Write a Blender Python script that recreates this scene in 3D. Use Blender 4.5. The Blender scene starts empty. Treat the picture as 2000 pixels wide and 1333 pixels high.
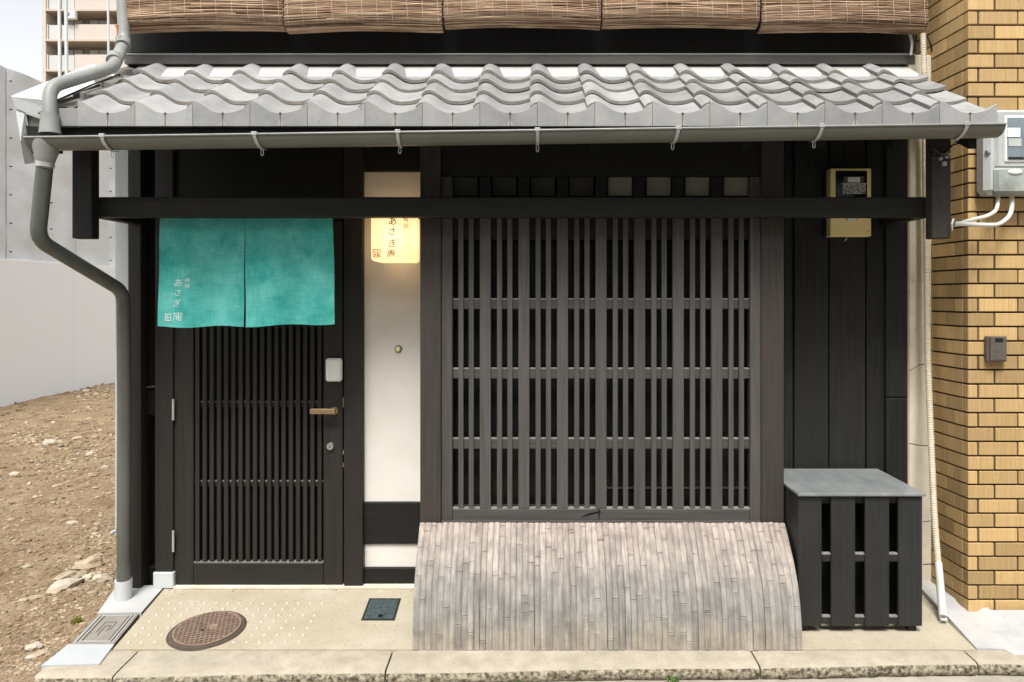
import bpy, bmesh, math, random
from mathutils import Vector, Matrix, noise as mnoise

random.seed(7)
R = math.radians
scene = bpy.context.scene
COL = scene.collection

# ------------------------------------------------------------------ camera
F = 1350.0; VX = 1040.0; VY = 580.0; H = 1.4125; WALL = 3.375
cam_d = bpy.data.cameras.new('camera'); cam = bpy.data.objects.new('camera', cam_d); COL.objects.link(cam)
cam.location = (0, 0, H); cam.rotation_euler = (R(90), 0, 0)
cam_d.sensor_width = 36; cam_d.sensor_fit = 'HORIZONTAL'; cam_d.lens = 36 * F / 2000
cam_d.shift_x = -40 / 2000; cam_d.shift_y = -86.5 / 2000
cam_d.clip_start = 0.05; cam_d.clip_end = 2000
scene.camera = cam

# ------------------------------------------------------------------ world, sun
SUN_EL, SUN_AZ = 59, 186          # azimuth clockwise from +Y (north); 180 = behind the camera
w = bpy.data.worlds.new('World'); scene.world = w; w.use_nodes = True
nt = w.node_tree; nt.nodes.clear()
sky = nt.nodes.new('ShaderNodeTexSky'); sky.sky_type = 'NISHITA'; sky.sun_disc = False
sky.sun_elevation = R(SUN_EL); sky.sun_rotation = R(SUN_AZ); sky.air_density = 1.0; sky.dust_density = 3.0; sky.ozone_density = 1.0
hs = nt.nodes.new('ShaderNodeHueSaturation'); hs.inputs['Saturation'].default_value = 0.16
bg = nt.nodes.new('ShaderNodeBackground'); bg.inputs['Strength'].default_value = 0.135
wo = nt.nodes.new('ShaderNodeOutputWorld')
nt.links.new(sky.outputs[0], hs.inputs['Color']); nt.links.new(hs.outputs[0], bg.inputs[0]); nt.links.new(bg.outputs[0], wo.inputs[0])
sun_d = bpy.data.lights.new('sun', 'SUN'); sun_d.energy = 2.2; sun_d.angle = R(18); sun_d.color = (1.0, 0.965, 0.91)
sun = bpy.data.objects.new('sun', sun_d); COL.objects.link(sun)
az = R(SUN_AZ); el = R(SUN_EL)
sdir = Vector((math.sin(az) * math.cos(el), math.cos(az) * math.cos(el), math.sin(el)))
sun.rotation_euler = sdir.to_track_quat('Z', 'Y').to_euler(); sun.location = sdir * 20
scene.view_settings.view_transform = 'Standard'; scene.view_settings.look = 'None'
scene.view_settings.exposure = 1.0; scene.view_settings.gamma = 1.0
scene.render.engine = 'CYCLES'
scene.cycles.use_denoising = True
scene.cycles.max_bounces = 8; scene.cycles.sample_clamp_indirect = 6

# ------------------------------------------------------------------ projection helpers
def P(px, py, y):                       # photo pixel on the vertical plane at distance y
    return Vector(((px - VX) * y / F, y, H - (py - VY) * y / F))
SL = 0.06
def G(px, py, dz=0.0):                  # photo pixel on the gently sloping pavement
    v = (py - VY) / F
    y = (H + SL * WALL - dz) / (v + SL)
    return Vector(((px - VX) * y / F, y, -SL * (WALL - y) + dz))
def gz(y): return -SL * (WALL - y)

# ------------------------------------------------------------------ materials
def mat(name, c1, c2=None, scale=(8, 8, 8), detail=5, rough=0.7, bump=0.0, bscale=None, var=0.0,
        metallic=0.0, blotch=0.0, blotch_scale=2.0, blotch_col=None, spec=0.5, lo=0.3, hi=0.7,
        island=0.0, speck=None, distort=0.0, bdist=0.004):
    m = bpy.data.materials.new(name); m.use_nodes = True
    n = m.node_tree.nodes; l = m.node_tree.links; n.clear()
    out = n.new('ShaderNodeOutputMaterial'); b = n.new('ShaderNodeBsdfPrincipled')
    l.new(b.outputs[0], out.inputs[0])
    b.inputs['Roughness'].default_value = rough; b.inputs['Metallic'].default_value = metallic
    b.inputs['Specular IOR Level'].default_value = spec
    geo = n.new('ShaderNodeNewGeometry')
    mp = n.new('ShaderNodeVectorMath'); mp.operation = 'MULTIPLY'; mp.inputs[1].default_value = scale
    l.new(geo.outputs['Position'], mp.inputs[0])
    oi = n.new('ShaderNodeObjectInfo')
    add = n.new('ShaderNodeVectorMath'); add.operation = 'ADD'
    sc = n.new('ShaderNodeMath'); sc.operation = 'MULTIPLY'; sc.inputs[1].default_value = 37.0
    l.new(oi.outputs['Random'], sc.inputs[0]); l.new(mp.outputs[0], add.inputs[0]); l.new(sc.outputs[0], add.inputs[1])
    nz = n.new('ShaderNodeTexNoise'); nz.inputs['Scale'].default_value = 1.0; nz.inputs['Detail'].default_value = detail
    nz.inputs['Roughness'].default_value = 0.6; nz.inputs['Distortion'].default_value = distort
    l.new(add.outputs[0], nz.inputs['Vector'])
    rp = n.new('ShaderNodeValToRGB'); rp.color_ramp.elements[0].position = lo; rp.color_ramp.elements[1].position = hi
    rp.color_ramp.elements[0].color = (*c1, 1); rp.color_ramp.elements[1].color = (*(c2 or c1), 1)
    l.new(nz.outputs[0], rp.inputs[0]); col = rp.outputs[0]
    if blotch > 0:
        nb = n.new('ShaderNodeTexNoise'); nb.inputs['Scale'].default_value = blotch_scale; nb.inputs['Detail'].default_value = 6
        nb.inputs['Roughness'].default_value = 0.65
        l.new(geo.outputs['Position'], nb.inputs['Vector'])
        r2 = n.new('ShaderNodeValToRGB'); r2.color_ramp.elements[0].position = 0.42; r2.color_ramp.elements[1].position = 0.66
        r2.color_ramp.elements[0].color = (0, 0, 0, 1); r2.color_ramp.elements[1].color = (blotch, blotch, blotch, 1)
        l.new(nb.outputs[0], r2.inputs[0])
        mx = n.new('ShaderNodeMix'); mx.data_type = 'RGBA'
        l.new(r2.outputs[0], mx.inputs[0]); l.new(col, mx.inputs[6]); mx.inputs[7].default_value = (*(blotch_col or (0.2, 0.2, 0.2)), 1)
        col = mx.outputs[2]
    if speck:
        vo = n.new('ShaderNodeTexNoise'); vo.inputs['Scale'].default_value = speck[1]; vo.inputs['Detail'].default_value = 2
        l.new(geo.outputs['Position'], vo.inputs['Vector'])
        r3 = n.new('ShaderNodeValToRGB'); r3.color_ramp.elements[0].position = speck[2]; r3.color_ramp.elements[1].position = speck[2] + 0.05
        r3.color_ramp.elements[0].color = (0, 0, 0, 1); r3.color_ramp.elements[1].color = (speck[3],) * 3 + (1,)
        l.new(vo.outputs[0], r3.inputs[0])
        mx = n.new('ShaderNodeMix'); mx.data_type = 'RGBA'
        l.new(r3.outputs[0], mx.inputs[0]); l.new(col, mx.inputs[6]); mx.inputs[7].default_value = (*speck[0], 1)
        col = mx.outputs[2]
    if var > 0 or island > 0:
        v = n.new('ShaderNodeMath'); v.operation = 'MULTIPLY_ADD'
        amt = var or island
        l.new(geo.outputs['Random Per Island'] if island else oi.outputs['Random'], v.inputs[0])
        v.inputs[1].default_value = 2 * amt; v.inputs[2].default_value = 1 - amt
        mv = n.new('ShaderNodeVectorMath'); mv.operation = 'SCALE'
        l.new(col, mv.inputs[0]); l.new(v.outputs[0], mv.inputs['Scale']); col = mv.outputs[0]
    l.new(col, b.inputs['Base Color'])
    if bump > 0:
        bp = n.new('ShaderNodeBump'); bp.inputs['Strength'].default_value = bump; bp.inputs['Distance'].default_value = bdist
        if bscale:
            m2 = n.new('ShaderNodeVectorMath'); m2.operation = 'MULTIPLY'; m2.inputs[1].default_value = bscale
            l.new(geo.outputs['Position'], m2.inputs[0])
            n2 = n.new('ShaderNodeTexNoise'); n2.inputs['Scale'].default_value = 1; n2.inputs['Detail'].default_value = 5
            l.new(m2.outputs[0], n2.inputs['Vector']); l.new(n2.outputs[0], bp.inputs['Height'])
        else:
            l.new(nz.outputs[0], bp.inputs['Height'])
        l.new(bp.outputs[0], b.inputs['Normal'])
    return m

M = {}
wv, wh, wd = (70, 70, 2.5), (2.5, 70, 70), (60, 3, 60)
# timber: near-black stain, door, weathered lattice, reddish posts, store box
M['timber_v'] = mat('dark_timber_upright', (0.007, 0.007, 0.007), (0.013, 0.012, 0.012), wv, bump=.25, rough=.62, blotch=.25, blotch_col=(0.022, 0.020, 0.019), blotch_scale=3, spec=.3)
M['timber_h'] = mat('dark_timber_level', (0.007, 0.007, 0.006), (0.013, 0.013, 0.011), wh, bump=.25, rough=.62, spec=.3)
M['door_v'] = mat('door_timber_upright', (0.014, 0.013, 0.010), (0.024, 0.021, 0.018), wv, bump=.3, rough=.55, blotch=.4, blotch_col=(0.027, 0.019, 0.017), blotch_scale=4, spec=.35, var=.08)
M['door_h'] = mat('door_timber_level', (0.013, 0.012, 0.010), (0.021, 0.018, 0.017), wh, bump=.3, rough=.55, blotch=.3, blotch_col=(0.024, 0.018, 0.015), blotch_scale=4, spec=.35)
M['post'] = mat('red_brown_post', (0.032, 0.029, 0.025), (0.052, 0.045, 0.040), wv, bump=.3, rough=.6, blotch=.6, blotch_col=(0.054, 0.037, 0.032), blotch_scale=3, spec=.3)
M['lattice_v'] = mat('weathered_lattice_upright', (0.048, 0.046, 0.041), (0.085, 0.080, 0.075), wv, bump=.4, rough=.65, blotch=.5, blotch_col=(0.079, 0.068, 0.066), blotch_scale=5, spec=.3, var=.13)
M['lattice_h'] = mat('weathered_lattice_level', (0.049, 0.047, 0.042), (0.082, 0.077, 0.073), wh, bump=.4, rough=.65, spec=.3, blotch=.4, blotch_col=(0.069, 0.060, 0.057), blotch_scale=5)
M['board'] = mat('charred_board', (0.009, 0.009, 0.009), (0.021, 0.021, 0.020), wv, bump=.35, rough=.6, spec=.3, var=.15, blotch=.3, blotch_col=(0.025, 0.025, 0.022), blotch_scale=4)
M['box_v'] = mat('store_box_board', (0.013, 0.013, 0.013), (0.023, 0.023, 0.023), wv, bump=.3, rough=.6, spec=.35, var=.12, blotch=.5, blotch_col=(0.030, 0.030, 0.027), blotch_scale=5)
M['box_lid'] = mat('store_box_lid', (0.134, 0.150, 0.150), (0.206, 0.220, 0.218), (20, 5, 5), bump=.1, rough=.35, spec=.5, blotch=.6, blotch_col=(0.258, 0.265, 0.257), blotch_scale=6)
M['dark'] = mat('unlit_interior', (0.008, 0.008, 0.008), rough=.8, spec=.1)
M['glass_dark'] = mat('dark_window_glass', (0.006, 0.008, 0.008), (0.014, 0.014, 0.012), (2, 2, 2), rough=.25, spec=.25)
M['plaster'] = mat('white_plaster', (0.688, 0.651, 0.605), (0.744, 0.711, 0.665), (3, 3, 3), bump=.12, bscale=(120, 120, 120), rough=.85, blotch=.45, blotch_col=(0.60, 0.55, 0.48), blotch_scale=2.2, spec=.2)
M['olive_plaster'] = mat('old_plaster', (0.242, 0.238, 0.176), (0.352, 0.341, 0.264), (9, 9, 9), rough=.9)
M['dark_plaster'] = mat('dark_plaster', (0.035, 0.034, 0.028), (0.06, 0.058, 0.048), (9, 9, 9), rough=.9)  # darker plaster tone, used on the left four squares
M['dusty'] = mat('dusty_rail_top', (0.128, 0.120, 0.112), (0.272, 0.256, 0.240), (60, 60, 60), rough=.9)
M['mortar_white'] = mat('white_lime_mortar', (0.386, 0.380, 0.364), (0.440, 0.436, 0.418), (14, 14, 14), bump=.3, rough=.9)
M['tile'] = mat('grey_roof_tile', (0.206, 0.210, 0.210), (0.305, 0.309, 0.305), (7, 7, 7), detail=7, bump=.12, bscale=(90, 90, 90), rough=.5, var=.2, blotch=.6, blotch_col=(0.337, 0.324, 0.305), blotch_scale=9, spec=.45, speck=((0.121, 0.121, 0.114), 60, 0.70, .6))
M['tile_edge'] = mat('dark_tile_edge', (0.115, 0.105, 0.090), (0.200, 0.185, 0.165), (25, 25, 25), rough=.85, var=.15)  # darker tone for tile edges and the verge bed
M['tile_seam'] = mat('dark_seam', (0.05, 0.045, 0.04), (0.14, 0.10, 0.07), (30, 30, 30), rough=.9)
M['tile_rust'] = mat('rust_run', (0.40, 0.34, 0.28), (0.33, 0.335, 0.33), (60, 60, 25), rough=.8)
M['flash'] = mat('brown_flashing', (0.055, 0.052, 0.045), (0.085, 0.078, 0.068), (2, 30, 30), rough=.45, bump=.15, blotch=.3, blotch_col=(0.12, 0.11, 0.10), blotch_scale=5)
M['gutter'] = mat('grey_gutter', (0.123, 0.123, 0.106), (0.162, 0.162, 0.140), (1.5, 20, 20), rough=.42, blotch=.35, blotch_col=(0.102, 0.102, 0.081), blotch_scale=4, spec=.5)
M['pipe_old'] = mat('weathered_grey_pipe', (0.221, 0.230, 0.217), (0.303, 0.312, 0.299), (9, 9, 9), rough=.5, bump=.1, blotch=.4, blotch_col=(0.180, 0.180, 0.164), blotch_scale=7)
M['pipe_dark'] = mat('olive_grey_pipe', (0.068, 0.072, 0.060), (0.109, 0.113, 0.099), (9, 9, 3), rough=.4, bump=.06, blotch=.3, blotch_col=(0.130, 0.137, 0.130), blotch_scale=4)
M['pvc'] = mat('pale_grey_pvc', (0.50, 0.53, 0.54), (0.58, 0.60, 0.61), (12, 12, 5), rough=.5, blotch=.2, blotch_col=(0.4, 0.42, 0.42))
M['steel'] = mat('galvanised_steel', (0.38, 0.39, 0.385), (0.52, 0.53, 0.52), (25, 25, 25), rough=.4, metallic=.35)
M['sheet'] = mat('blue_grey_sheet', (0.380, 0.425, 0.437), (0.483, 0.517, 0.523), (10, 10, 1.5), rough=.55)
M['white_sheet'] = mat('white_metal_sheet', (0.66, 0.67, 0.68), (0.74, 0.75, 0.75), (5, 5, 5), rough=.55)
M['sheet_side'] = mat('grey_metal_sheet', (0.34, 0.355, 0.35), (0.42, 0.43, 0.425), (8, 8, 8), rough=.5)
M['reed'] = mat('dry_reed', (0.198, 0.112, 0.064), (0.468, 0.341, 0.228), (5, 60, 60), detail=7, rough=.6, island=.7, spec=.3, lo=.32, hi=.62, blotch=.3, blotch_col=(0.270, 0.117, 0.064), blotch_scale=9)
M['reed_edge'] = mat('rust_brown_rod', (0.16, 0.08, 0.045), (0.26, 0.15, 0.09), (20, 50, 50), rough=.6)
M['cord'] = mat('pale_cord', (0.62, 0.50, 0.34), (0.74, 0.62, 0.45), (60, 60, 60), rough=.8)
M['brick'] = mat('buff_scratched_brick', (0.400, 0.255, 0.100), (0.529, 0.377, 0.177), (150, 150, 3), detail=4, bump=.8, rough=.75, var=.25, blotch=.45, blotch_col=(0.443, 0.287, 0.154), blotch_scale=5, spec=.3, lo=.25, hi=.75, bdist=.006)
M['joint'] = mat('dark_brick_joint', (0.028, 0.016, 0.012), (0.05, 0.03, 0.02), (30, 30, 30), rough=.95)
M['concrete_col'] = mat('old_concrete', (0.546, 0.488, 0.377), (0.728, 0.670, 0.546), (9, 9, 4), bump=.35, bscale=(60, 60, 60), rough=.9, blotch=.5, blotch_col=(0.468, 0.416, 0.325), blotch_scale=4, speck=((0.260, 0.208, 0.156), 9, .69, .6))
M['apron'] = mat('cream_concrete', (0.369, 0.322, 0.238), (0.441, 0.396, 0.309), (6, 6, 6), detail=8, bump=.25, bscale=(160, 160, 160), rough=.9, blotch=.5, blotch_col=(0.333, 0.279, 0.197), blotch_scale=2.2, spec=.25, speck=((0.214, 0.179, 0.119), 75, .63, .5))
M['stud'] = mat('cream_stud', (0.485, 0.428, 0.328), (0.556, 0.499, 0.400), (30, 30, 30), rough=.7)
M['kerb'] = mat('worn_kerbstone', (0.310, 0.270, 0.205), (0.434, 0.384, 0.304), (14, 14, 14), detail=9, bump=.5, bscale=(90, 90, 90), rough=.92, blotch=.5, blotch_col=(0.301, 0.273, 0.207), blotch_scale=3, speck=((0.188, 0.160, 0.113), 120, .62, .45))
M['kerb_face'] = mat('rough_kerb_face', (0.064, 0.052, 0.032), (0.416, 0.368, 0.272), (55, 55, 55), detail=8, bump=1.0, rough=.95, lo=.38, hi=.62, bdist=.01)
M['slab'] = mat('pale_cement_slab', (0.390, 0.390, 0.377), (0.451, 0.453, 0.447), (5, 5, 5), bump=.12, bscale=(110, 110, 110), rough=.9, blotch=.3, blotch_col=(0.341, 0.341, 0.323), blotch_scale=4)
M['slab2'] = mat('bluish_cement_slab', (0.376, 0.394, 0.403), (0.438, 0.453, 0.463), (9, 9, 9), bump=.1, bscale=(110, 110, 110), rough=.85, blotch=.35, blotch_col=(0.313, 0.332, 0.344), blotch_scale=6)
M['ramp_mortar'] = mat('troweled_mortar', (0.331, 0.341, 0.351), (0.451, 0.457, 0.460), (7, 7, 7), detail=7, bump=.45, bscale=(30, 30, 30), rough=.85, blotch=.6, blotch_col=(0.464, 0.441, 0.397), blotch_scale=5, distort=.6, bdist=.012)
M['road'] = mat('road_concrete', (0.294, 0.266, 0.217), (0.406, 0.371, 0.308), (12, 12, 12), detail=8, bump=.4, bscale=(60, 60, 60), rough=.9, blotch=.4, blotch_col=(0.238, 0.217, 0.175))
M['soil'] = mat('dry_brown_soil', (0.164, 0.109, 0.063), (0.283, 0.212, 0.138), (5, 5, 5), detail=10, bump=1.0, bscale=(26, 26, 26), rough=.95, blotch=.6, blotch_col=(0.251, 0.190, 0.105), blotch_scale=.8, spec=.1, lo=.33, hi=.67, bdist=.025, speck=((0.361, 0.296, 0.223), 38, .64, .7))
M['gravel'] = mat('loose_gravel', (0.165, 0.106, 0.057), (0.401, 0.325, 0.228), (6, 6, 6), rough=.95, island=.35, bump=.3, bscale=(60, 60, 60))
M['rock'] = mat('pale_rubble_stone', (0.235, 0.173, 0.104), (0.411, 0.341, 0.249), (11, 11, 11), detail=8, rough=.95, bump=.6, bscale=(45, 45, 45), var=.15, bdist=.01)
M['rock_white'] = mat('whitish_rubble_stone', (0.348, 0.294, 0.228), (0.498, 0.438, 0.355), (11, 11, 11), detail=8, rough=.95, bump=.5, bscale=(45, 45, 45), bdist=.01)
M['iron'] = mat('rusty_cast_iron', (0.037, 0.022, 0.015), (0.082, 0.052, 0.037), (22, 22, 22), rough=.75, bump=.4, blotch=.5, blotch_col=(0.112, 0.074, 0.048), blotch_scale=9)
M['iron_rib'] = mat('rubbed_iron_rib', (0.179, 0.117, 0.083), (0.290, 0.214, 0.166), (30, 30, 30), rough=.6)
M['iron_grey'] = mat('grey_cover_iron', (0.195, 0.176, 0.150), (0.270, 0.247, 0.214), (16, 16, 16), rough=.75, bump=.3)
M['iron_dark'] = mat('grimy_groove', (0.09, 0.078, 0.062), rough=.9)
M['black_cover'] = mat('black_resin_cover', (0.022, 0.036, 0.040), (0.07, 0.10, 0.105), (90, 90, 90), rough=.5, bump=.6, lo=.4, hi=.65)
M['bronze'] = mat('bronze_handle', (0.30, 0.20, 0.10), (0.42, 0.30, 0.17), (12, 60, 60), rough=.35, metallic=.6)
M['chrome'] = mat('bright_lock_metal', (0.72, 0.70, 0.70), rough=.2, metallic=.9)
M['white_plastic'] = mat('white_plastic', (0.792, 0.816, 0.804), (0.840, 0.864, 0.852), rough=.4)
M['cream_plastic'] = mat('cream_meter_case', (0.900, 0.710, 0.333), (0.900, 0.786, 0.393), (8, 8, 8), rough=.45)
M['meter_glass'] = mat('meter_window', (0.006, 0.007, 0.012), rough=.12, spec=.5)
M['meter_guts'] = mat('meter_works', (0.10, 0.10, 0.10), (0.55, 0.55, 0.55), (120, 120, 120), rough=.4, lo=.4, hi=.6)
M['grey_case'] = mat('weathered_grey_case', (0.42, 0.45, 0.435), (0.53, 0.56, 0.54), (6, 6, 4), rough=.5, blotch=.5, blotch_col=(0.30, 0.33, 0.30), blotch_scale=6)
M['grey_case_low'] = mat('greenish_grey_case', (0.30, 0.34, 0.31), (0.38, 0.42, 0.39), (6, 6, 4), rough=.5, blotch=.6, blotch_col=(0.12, 0.12, 0.10), blotch_scale=9)
M['win_blue'] = mat('meter_pane', (0.16, 0.20, 0.23), (0.24, 0.29, 0.32), (8, 8, 8), rough=.15)
M['paper'] = mat('white_paper', (0.75, 0.76, 0.77), rough=.6)
M['cable'] = mat('off_white_cable', (0.56, 0.55, 0.50), (0.66, 0.65, 0.60), (20, 20, 20), rough=.5)
M['conduit'] = mat('beige_conduit', (0.56, 0.49, 0.37), (0.68, 0.61, 0.48), (20, 20, 20), rough=.6)
M['black_plastic'] = mat('black_plastic', (0.012, 0.012, 0.013), rough=.4)
M['intercom'] = mat('brown_intercom', (0.085, 0.072, 0.060), (0.12, 0.10, 0.088), (20, 20, 20), rough=.45)
M['ink'] = mat('brush_ink', (0.03, 0.02, 0.012), rough=.7)
M['ink_faint'] = mat('faded_ink', (0.16, 0.11, 0.06), rough=.7)
M['seal_red'] = mat('faded_red_seal', (0.75, 0.25, 0.12), (0.85, 0.42, 0.22), (120, 120, 120), rough=.7)
M['dye_white'] = mat('white_resist_print', (0.316, 0.547, 0.508), (0.615, 0.723, 0.693), (90, 90, 90), rough=.9)
M['rust_edge'] = mat('rust_red_edge', (0.34, 0.15, 0.10), (0.20, 0.09, 0.06), (60, 60, 20), rough=.8)
M['moss'] = mat('yellow_green_weed', (0.16, 0.17, 0.03), (0.28, 0.27, 0.06), (30, 30, 30), rough=.9)
M['weed'] = mat('fresh_green_weed', (0.05, 0.12, 0.02), (0.12, 0.22, 0.04), (30, 30, 30), rough=.8)
M['hoarding'] = mat('white_hoarding', (0.878, 0.895, 0.900), (0.900, 0.900, 0.900), (0.749, 0.764, 0.787), rough=.6, blotch=.2, blotch_col=(0.835, 0.835, 0.833), blotch_scale=.5)
M['tarp'] = mat('grey_tarpaulin', (0.613, 0.638, 0.643), (0.735, 0.764, 0.776), (1.2, 1.2, 1.2), rough=.7, bump=.16, bscale=(2.0, 2.0, 4), blotch=.35, blotch_col=(0.613, 0.593, 0.545), blotch_scale=.7, bdist=.1)
M['apt'] = mat('pink_apartment_wall', (0.452, 0.400, 0.356), (0.484, 0.434, 0.392), (0.234, 0.261, 0.267), rough=.85)
M['apt_trim'] = mat('beige_slab_edge', (0.425, 0.357, 0.297), rough=.85)
M['apt_in'] = mat('balcony_recess_wall', (0.320, 0.264, 0.232), rough=.9)
M['apt_glass'] = mat('apartment_glass', (0.42, 0.50, 0.52), (0.5, 0.56, 0.57), (.5, .5, .5), rough=.3)
M['apt_frame'] = mat('dark_window_frame', (0.13, 0.12, 0.115), rough=.6)
M['apt_panel'] = mat('frosted_balcony_panel', (0.420, 0.427, 0.413), (0.465, 0.473, 0.458), (0.450, 0.450, 0.450), rough=.5)
M['pole'] = mat('pale_grey_pole', (0.46, 0.48, 0.48), (0.56, 0.57, 0.57), (6, 6, 2), rough=.5)
M['orange'] = mat('orange_tip', (0.55, 0.16, 0.05), rough=.7)
M['rubber'] = mat('black_joint', (0.015, 0.014, 0.013), rough=.9)

# bamboo: weathered strips, pinkish near the top and grey lower down
def bamboo_material():
    m = mat('weathered_bamboo', (0.175, 0.17, 0.158), (0.35, 0.335, 0.312), (90, 20, 5), detail=8, rough=.7, bump=.35, lo=.3, hi=.68, var=.13, spec=.3,
            blotch=.75, blotch_col=(0.15, 0.145, 0.14), blotch_scale=12)
    n = m.node_tree.nodes; l = m.node_tree.links
    b = [x for x in n if x.type == 'BSDF_PRINCIPLED'][0]
    src = b.inputs['Base Color'].links[0].from_socket
    geo = n.new('ShaderNodeNewGeometry'); sp = n.new('ShaderNodeSeparateXYZ'); l.new(geo.outputs['Position'], sp.inputs[0])
    nz = n.new('ShaderNodeTexNoise'); nz.inputs['Scale'].default_value = 7; nz.inputs['Detail'].default_value = 5
    l.new(geo.outputs['Position'], nz.inputs['Vector'])
    ad = n.new('ShaderNodeMath'); ad.operation = 'MULTIPLY_ADD'; l.new(nz.outputs[0], ad.inputs[0]); ad.inputs[1].default_value = .28; l.new(sp.outputs['Z'], ad.inputs[2])
    rp = n.new('ShaderNodeValToRGB'); l.new(ad.outputs[0], rp.inputs[0])
    e = rp.color_ramp.elements
    e[0].position = 0.12; e[0].color = (1.18, 1.08, .95, 1); e[1].position = 0.52; e[1].color = (1.36, 1.20, 1.12, 1)
    e2 = e.new(.24); e2.color = (.90, .90, .89, 1); e3 = e.new(.36); e3.color = (1.02, .98, .95, 1)
    mu = n.new('ShaderNodeMix'); mu.data_type = 'RGBA'; mu.blend_type = 'MULTIPLY'; mu.inputs[0].default_value = 1
    l.new(src, mu.inputs[6]); l.new(rp.outputs[0], mu.inputs[7]); l.new(mu.outputs[2], b.inputs['Base Color'])
    return m
M['bamboo'] = bamboo_material()
M['bamboo_red'] = mat('orange_stained_bamboo', (0.550, 0.250, 0.130), (0.660, 0.480, 0.380), (60, 20, 9), rough=.6, bump=.3)

# woven hemp cloth: fine crossed threads and cloudy dye
def cloth_material():
    m = mat('asagi_hemp_cloth', (0.008, 0.25, 0.225), (0.11, 0.46, 0.42), (6, 6, 5), detail=8, rough=.9, spec=.1, lo=.3, hi=.7,
            blotch=.45, blotch_col=(0.19, 0.54, 0.50), blotch_scale=6)
    n = m.node_tree.nodes; l = m.node_tree.links
    b = [x for x in n if x.type == 'BSDF_PRINCIPLED'][0]
    src = b.inputs['Base Color'].links[0].from_socket
    geo = n.new('ShaderNodeNewGeometry')
    prev = src
    hts = []
    for s, lo in (((260, 1, 11), .35), ((11, 1, 260), .35)):
        mm = n.new('ShaderNodeVectorMath'); mm.operation = 'MULTIPLY'; mm.inputs[1].default_value = s; l.new(geo.outputs['Position'], mm.inputs[0])
        nn = n.new('ShaderNodeTexNoise'); nn.inputs['Scale'].default_value = 1; nn.inputs['Detail'].default_value = 3; l.new(mm.outputs[0], nn.inputs['Vector'])
        r = n.new('ShaderNodeMapRange'); r.inputs[1].default_value = .3; r.inputs[2].default_value = .7; r.inputs[3].default_value = .90; r.inputs[4].default_value = 1.11
        l.new(nn.outputs[0], r.inputs[0])
        sc = n.new('ShaderNodeVectorMath'); sc.operation = 'SCALE'; l.new(prev, sc.inputs[0]); l.new(r.outputs[0], sc.inputs['Scale']); prev = sc.outputs[0]
        hts.append(nn.outputs[0])
    l.new(prev, b.inputs['Base Color'])
    ad = n.new('ShaderNodeMath'); l.new(hts[0], ad.inputs[0]); l.new(hts[1], ad.inputs[1])
    bp = n.new('ShaderNodeBump'); bp.inputs['Strength'].default_value = .5; bp.inputs['Distance'].default_value = .002; l.new(ad.outputs[0], bp.inputs['Height'])
    l.new(bp.outputs[0], b.inputs['Normal'])
    # cloth lets some light through
    tr = n.new('ShaderNodeBsdfTranslucent'); l.new(prev, tr.inputs['Color'])
    ms = n.new('ShaderNodeMixShader'); ms.inputs[0].default_value = .12
    out = [x for x in n if x.type == 'OUTPUT_MATERIAL'][0]
    l.new(b.outputs[0], ms.inputs[1]); l.new(tr.outputs[0], ms.inputs[2]); l.new(ms.outputs[0], out.inputs[0])
    return m
M['cloth'] = cloth_material()

def shade_material():
    m = bpy.data.materials.new('lit_paper_shade'); m.use_nodes = True
    n = m.node_tree.nodes; l = m.node_tree.links; n.clear()
    out = n.new('ShaderNodeOutputMaterial'); d = n.new('ShaderNodeBsdfDiffuse'); t = n.new('ShaderNodeBsdfTranslucent')
    d.inputs[0].default_value = (.82, .72, .55, 1); t.inputs[0].default_value = (.96, .82, .58, 1)
    mx = n.new('ShaderNodeMixShader'); mx.inputs[0].default_value = .55
    l.new(d.outputs[0], mx.inputs[1]); l.new(t.outputs[0], mx.inputs[2])
    em = n.new('ShaderNodeEmission'); em.inputs[0].default_value = (1.0, .74, .44, 1); em.inputs[1].default_value = .22
    ad = n.new('ShaderNodeAddShader'); l.new(mx.outputs[0], ad.inputs[0]); l.new(em.outputs[0], ad.inputs[1])
    l.new(ad.outputs[0], out.inputs[0]); return m
M['shade'] = shade_material()
def emis(name, c, s):
    m = bpy.data.materials.new(name); m.use_nodes = True; n = m.node_tree.nodes; l = m.node_tree.links; n.clear()
    out = n.new('ShaderNodeOutputMaterial'); em = n.new('ShaderNodeEmission'); em.inputs[0].default_value = (*c, 1); em.inputs[1].default_value = s
    l.new(em.outputs[0], out.inputs[0]); return m
M['bulb'] = emis('lit_bulb', (1.0, .74, .46), 15)

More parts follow.
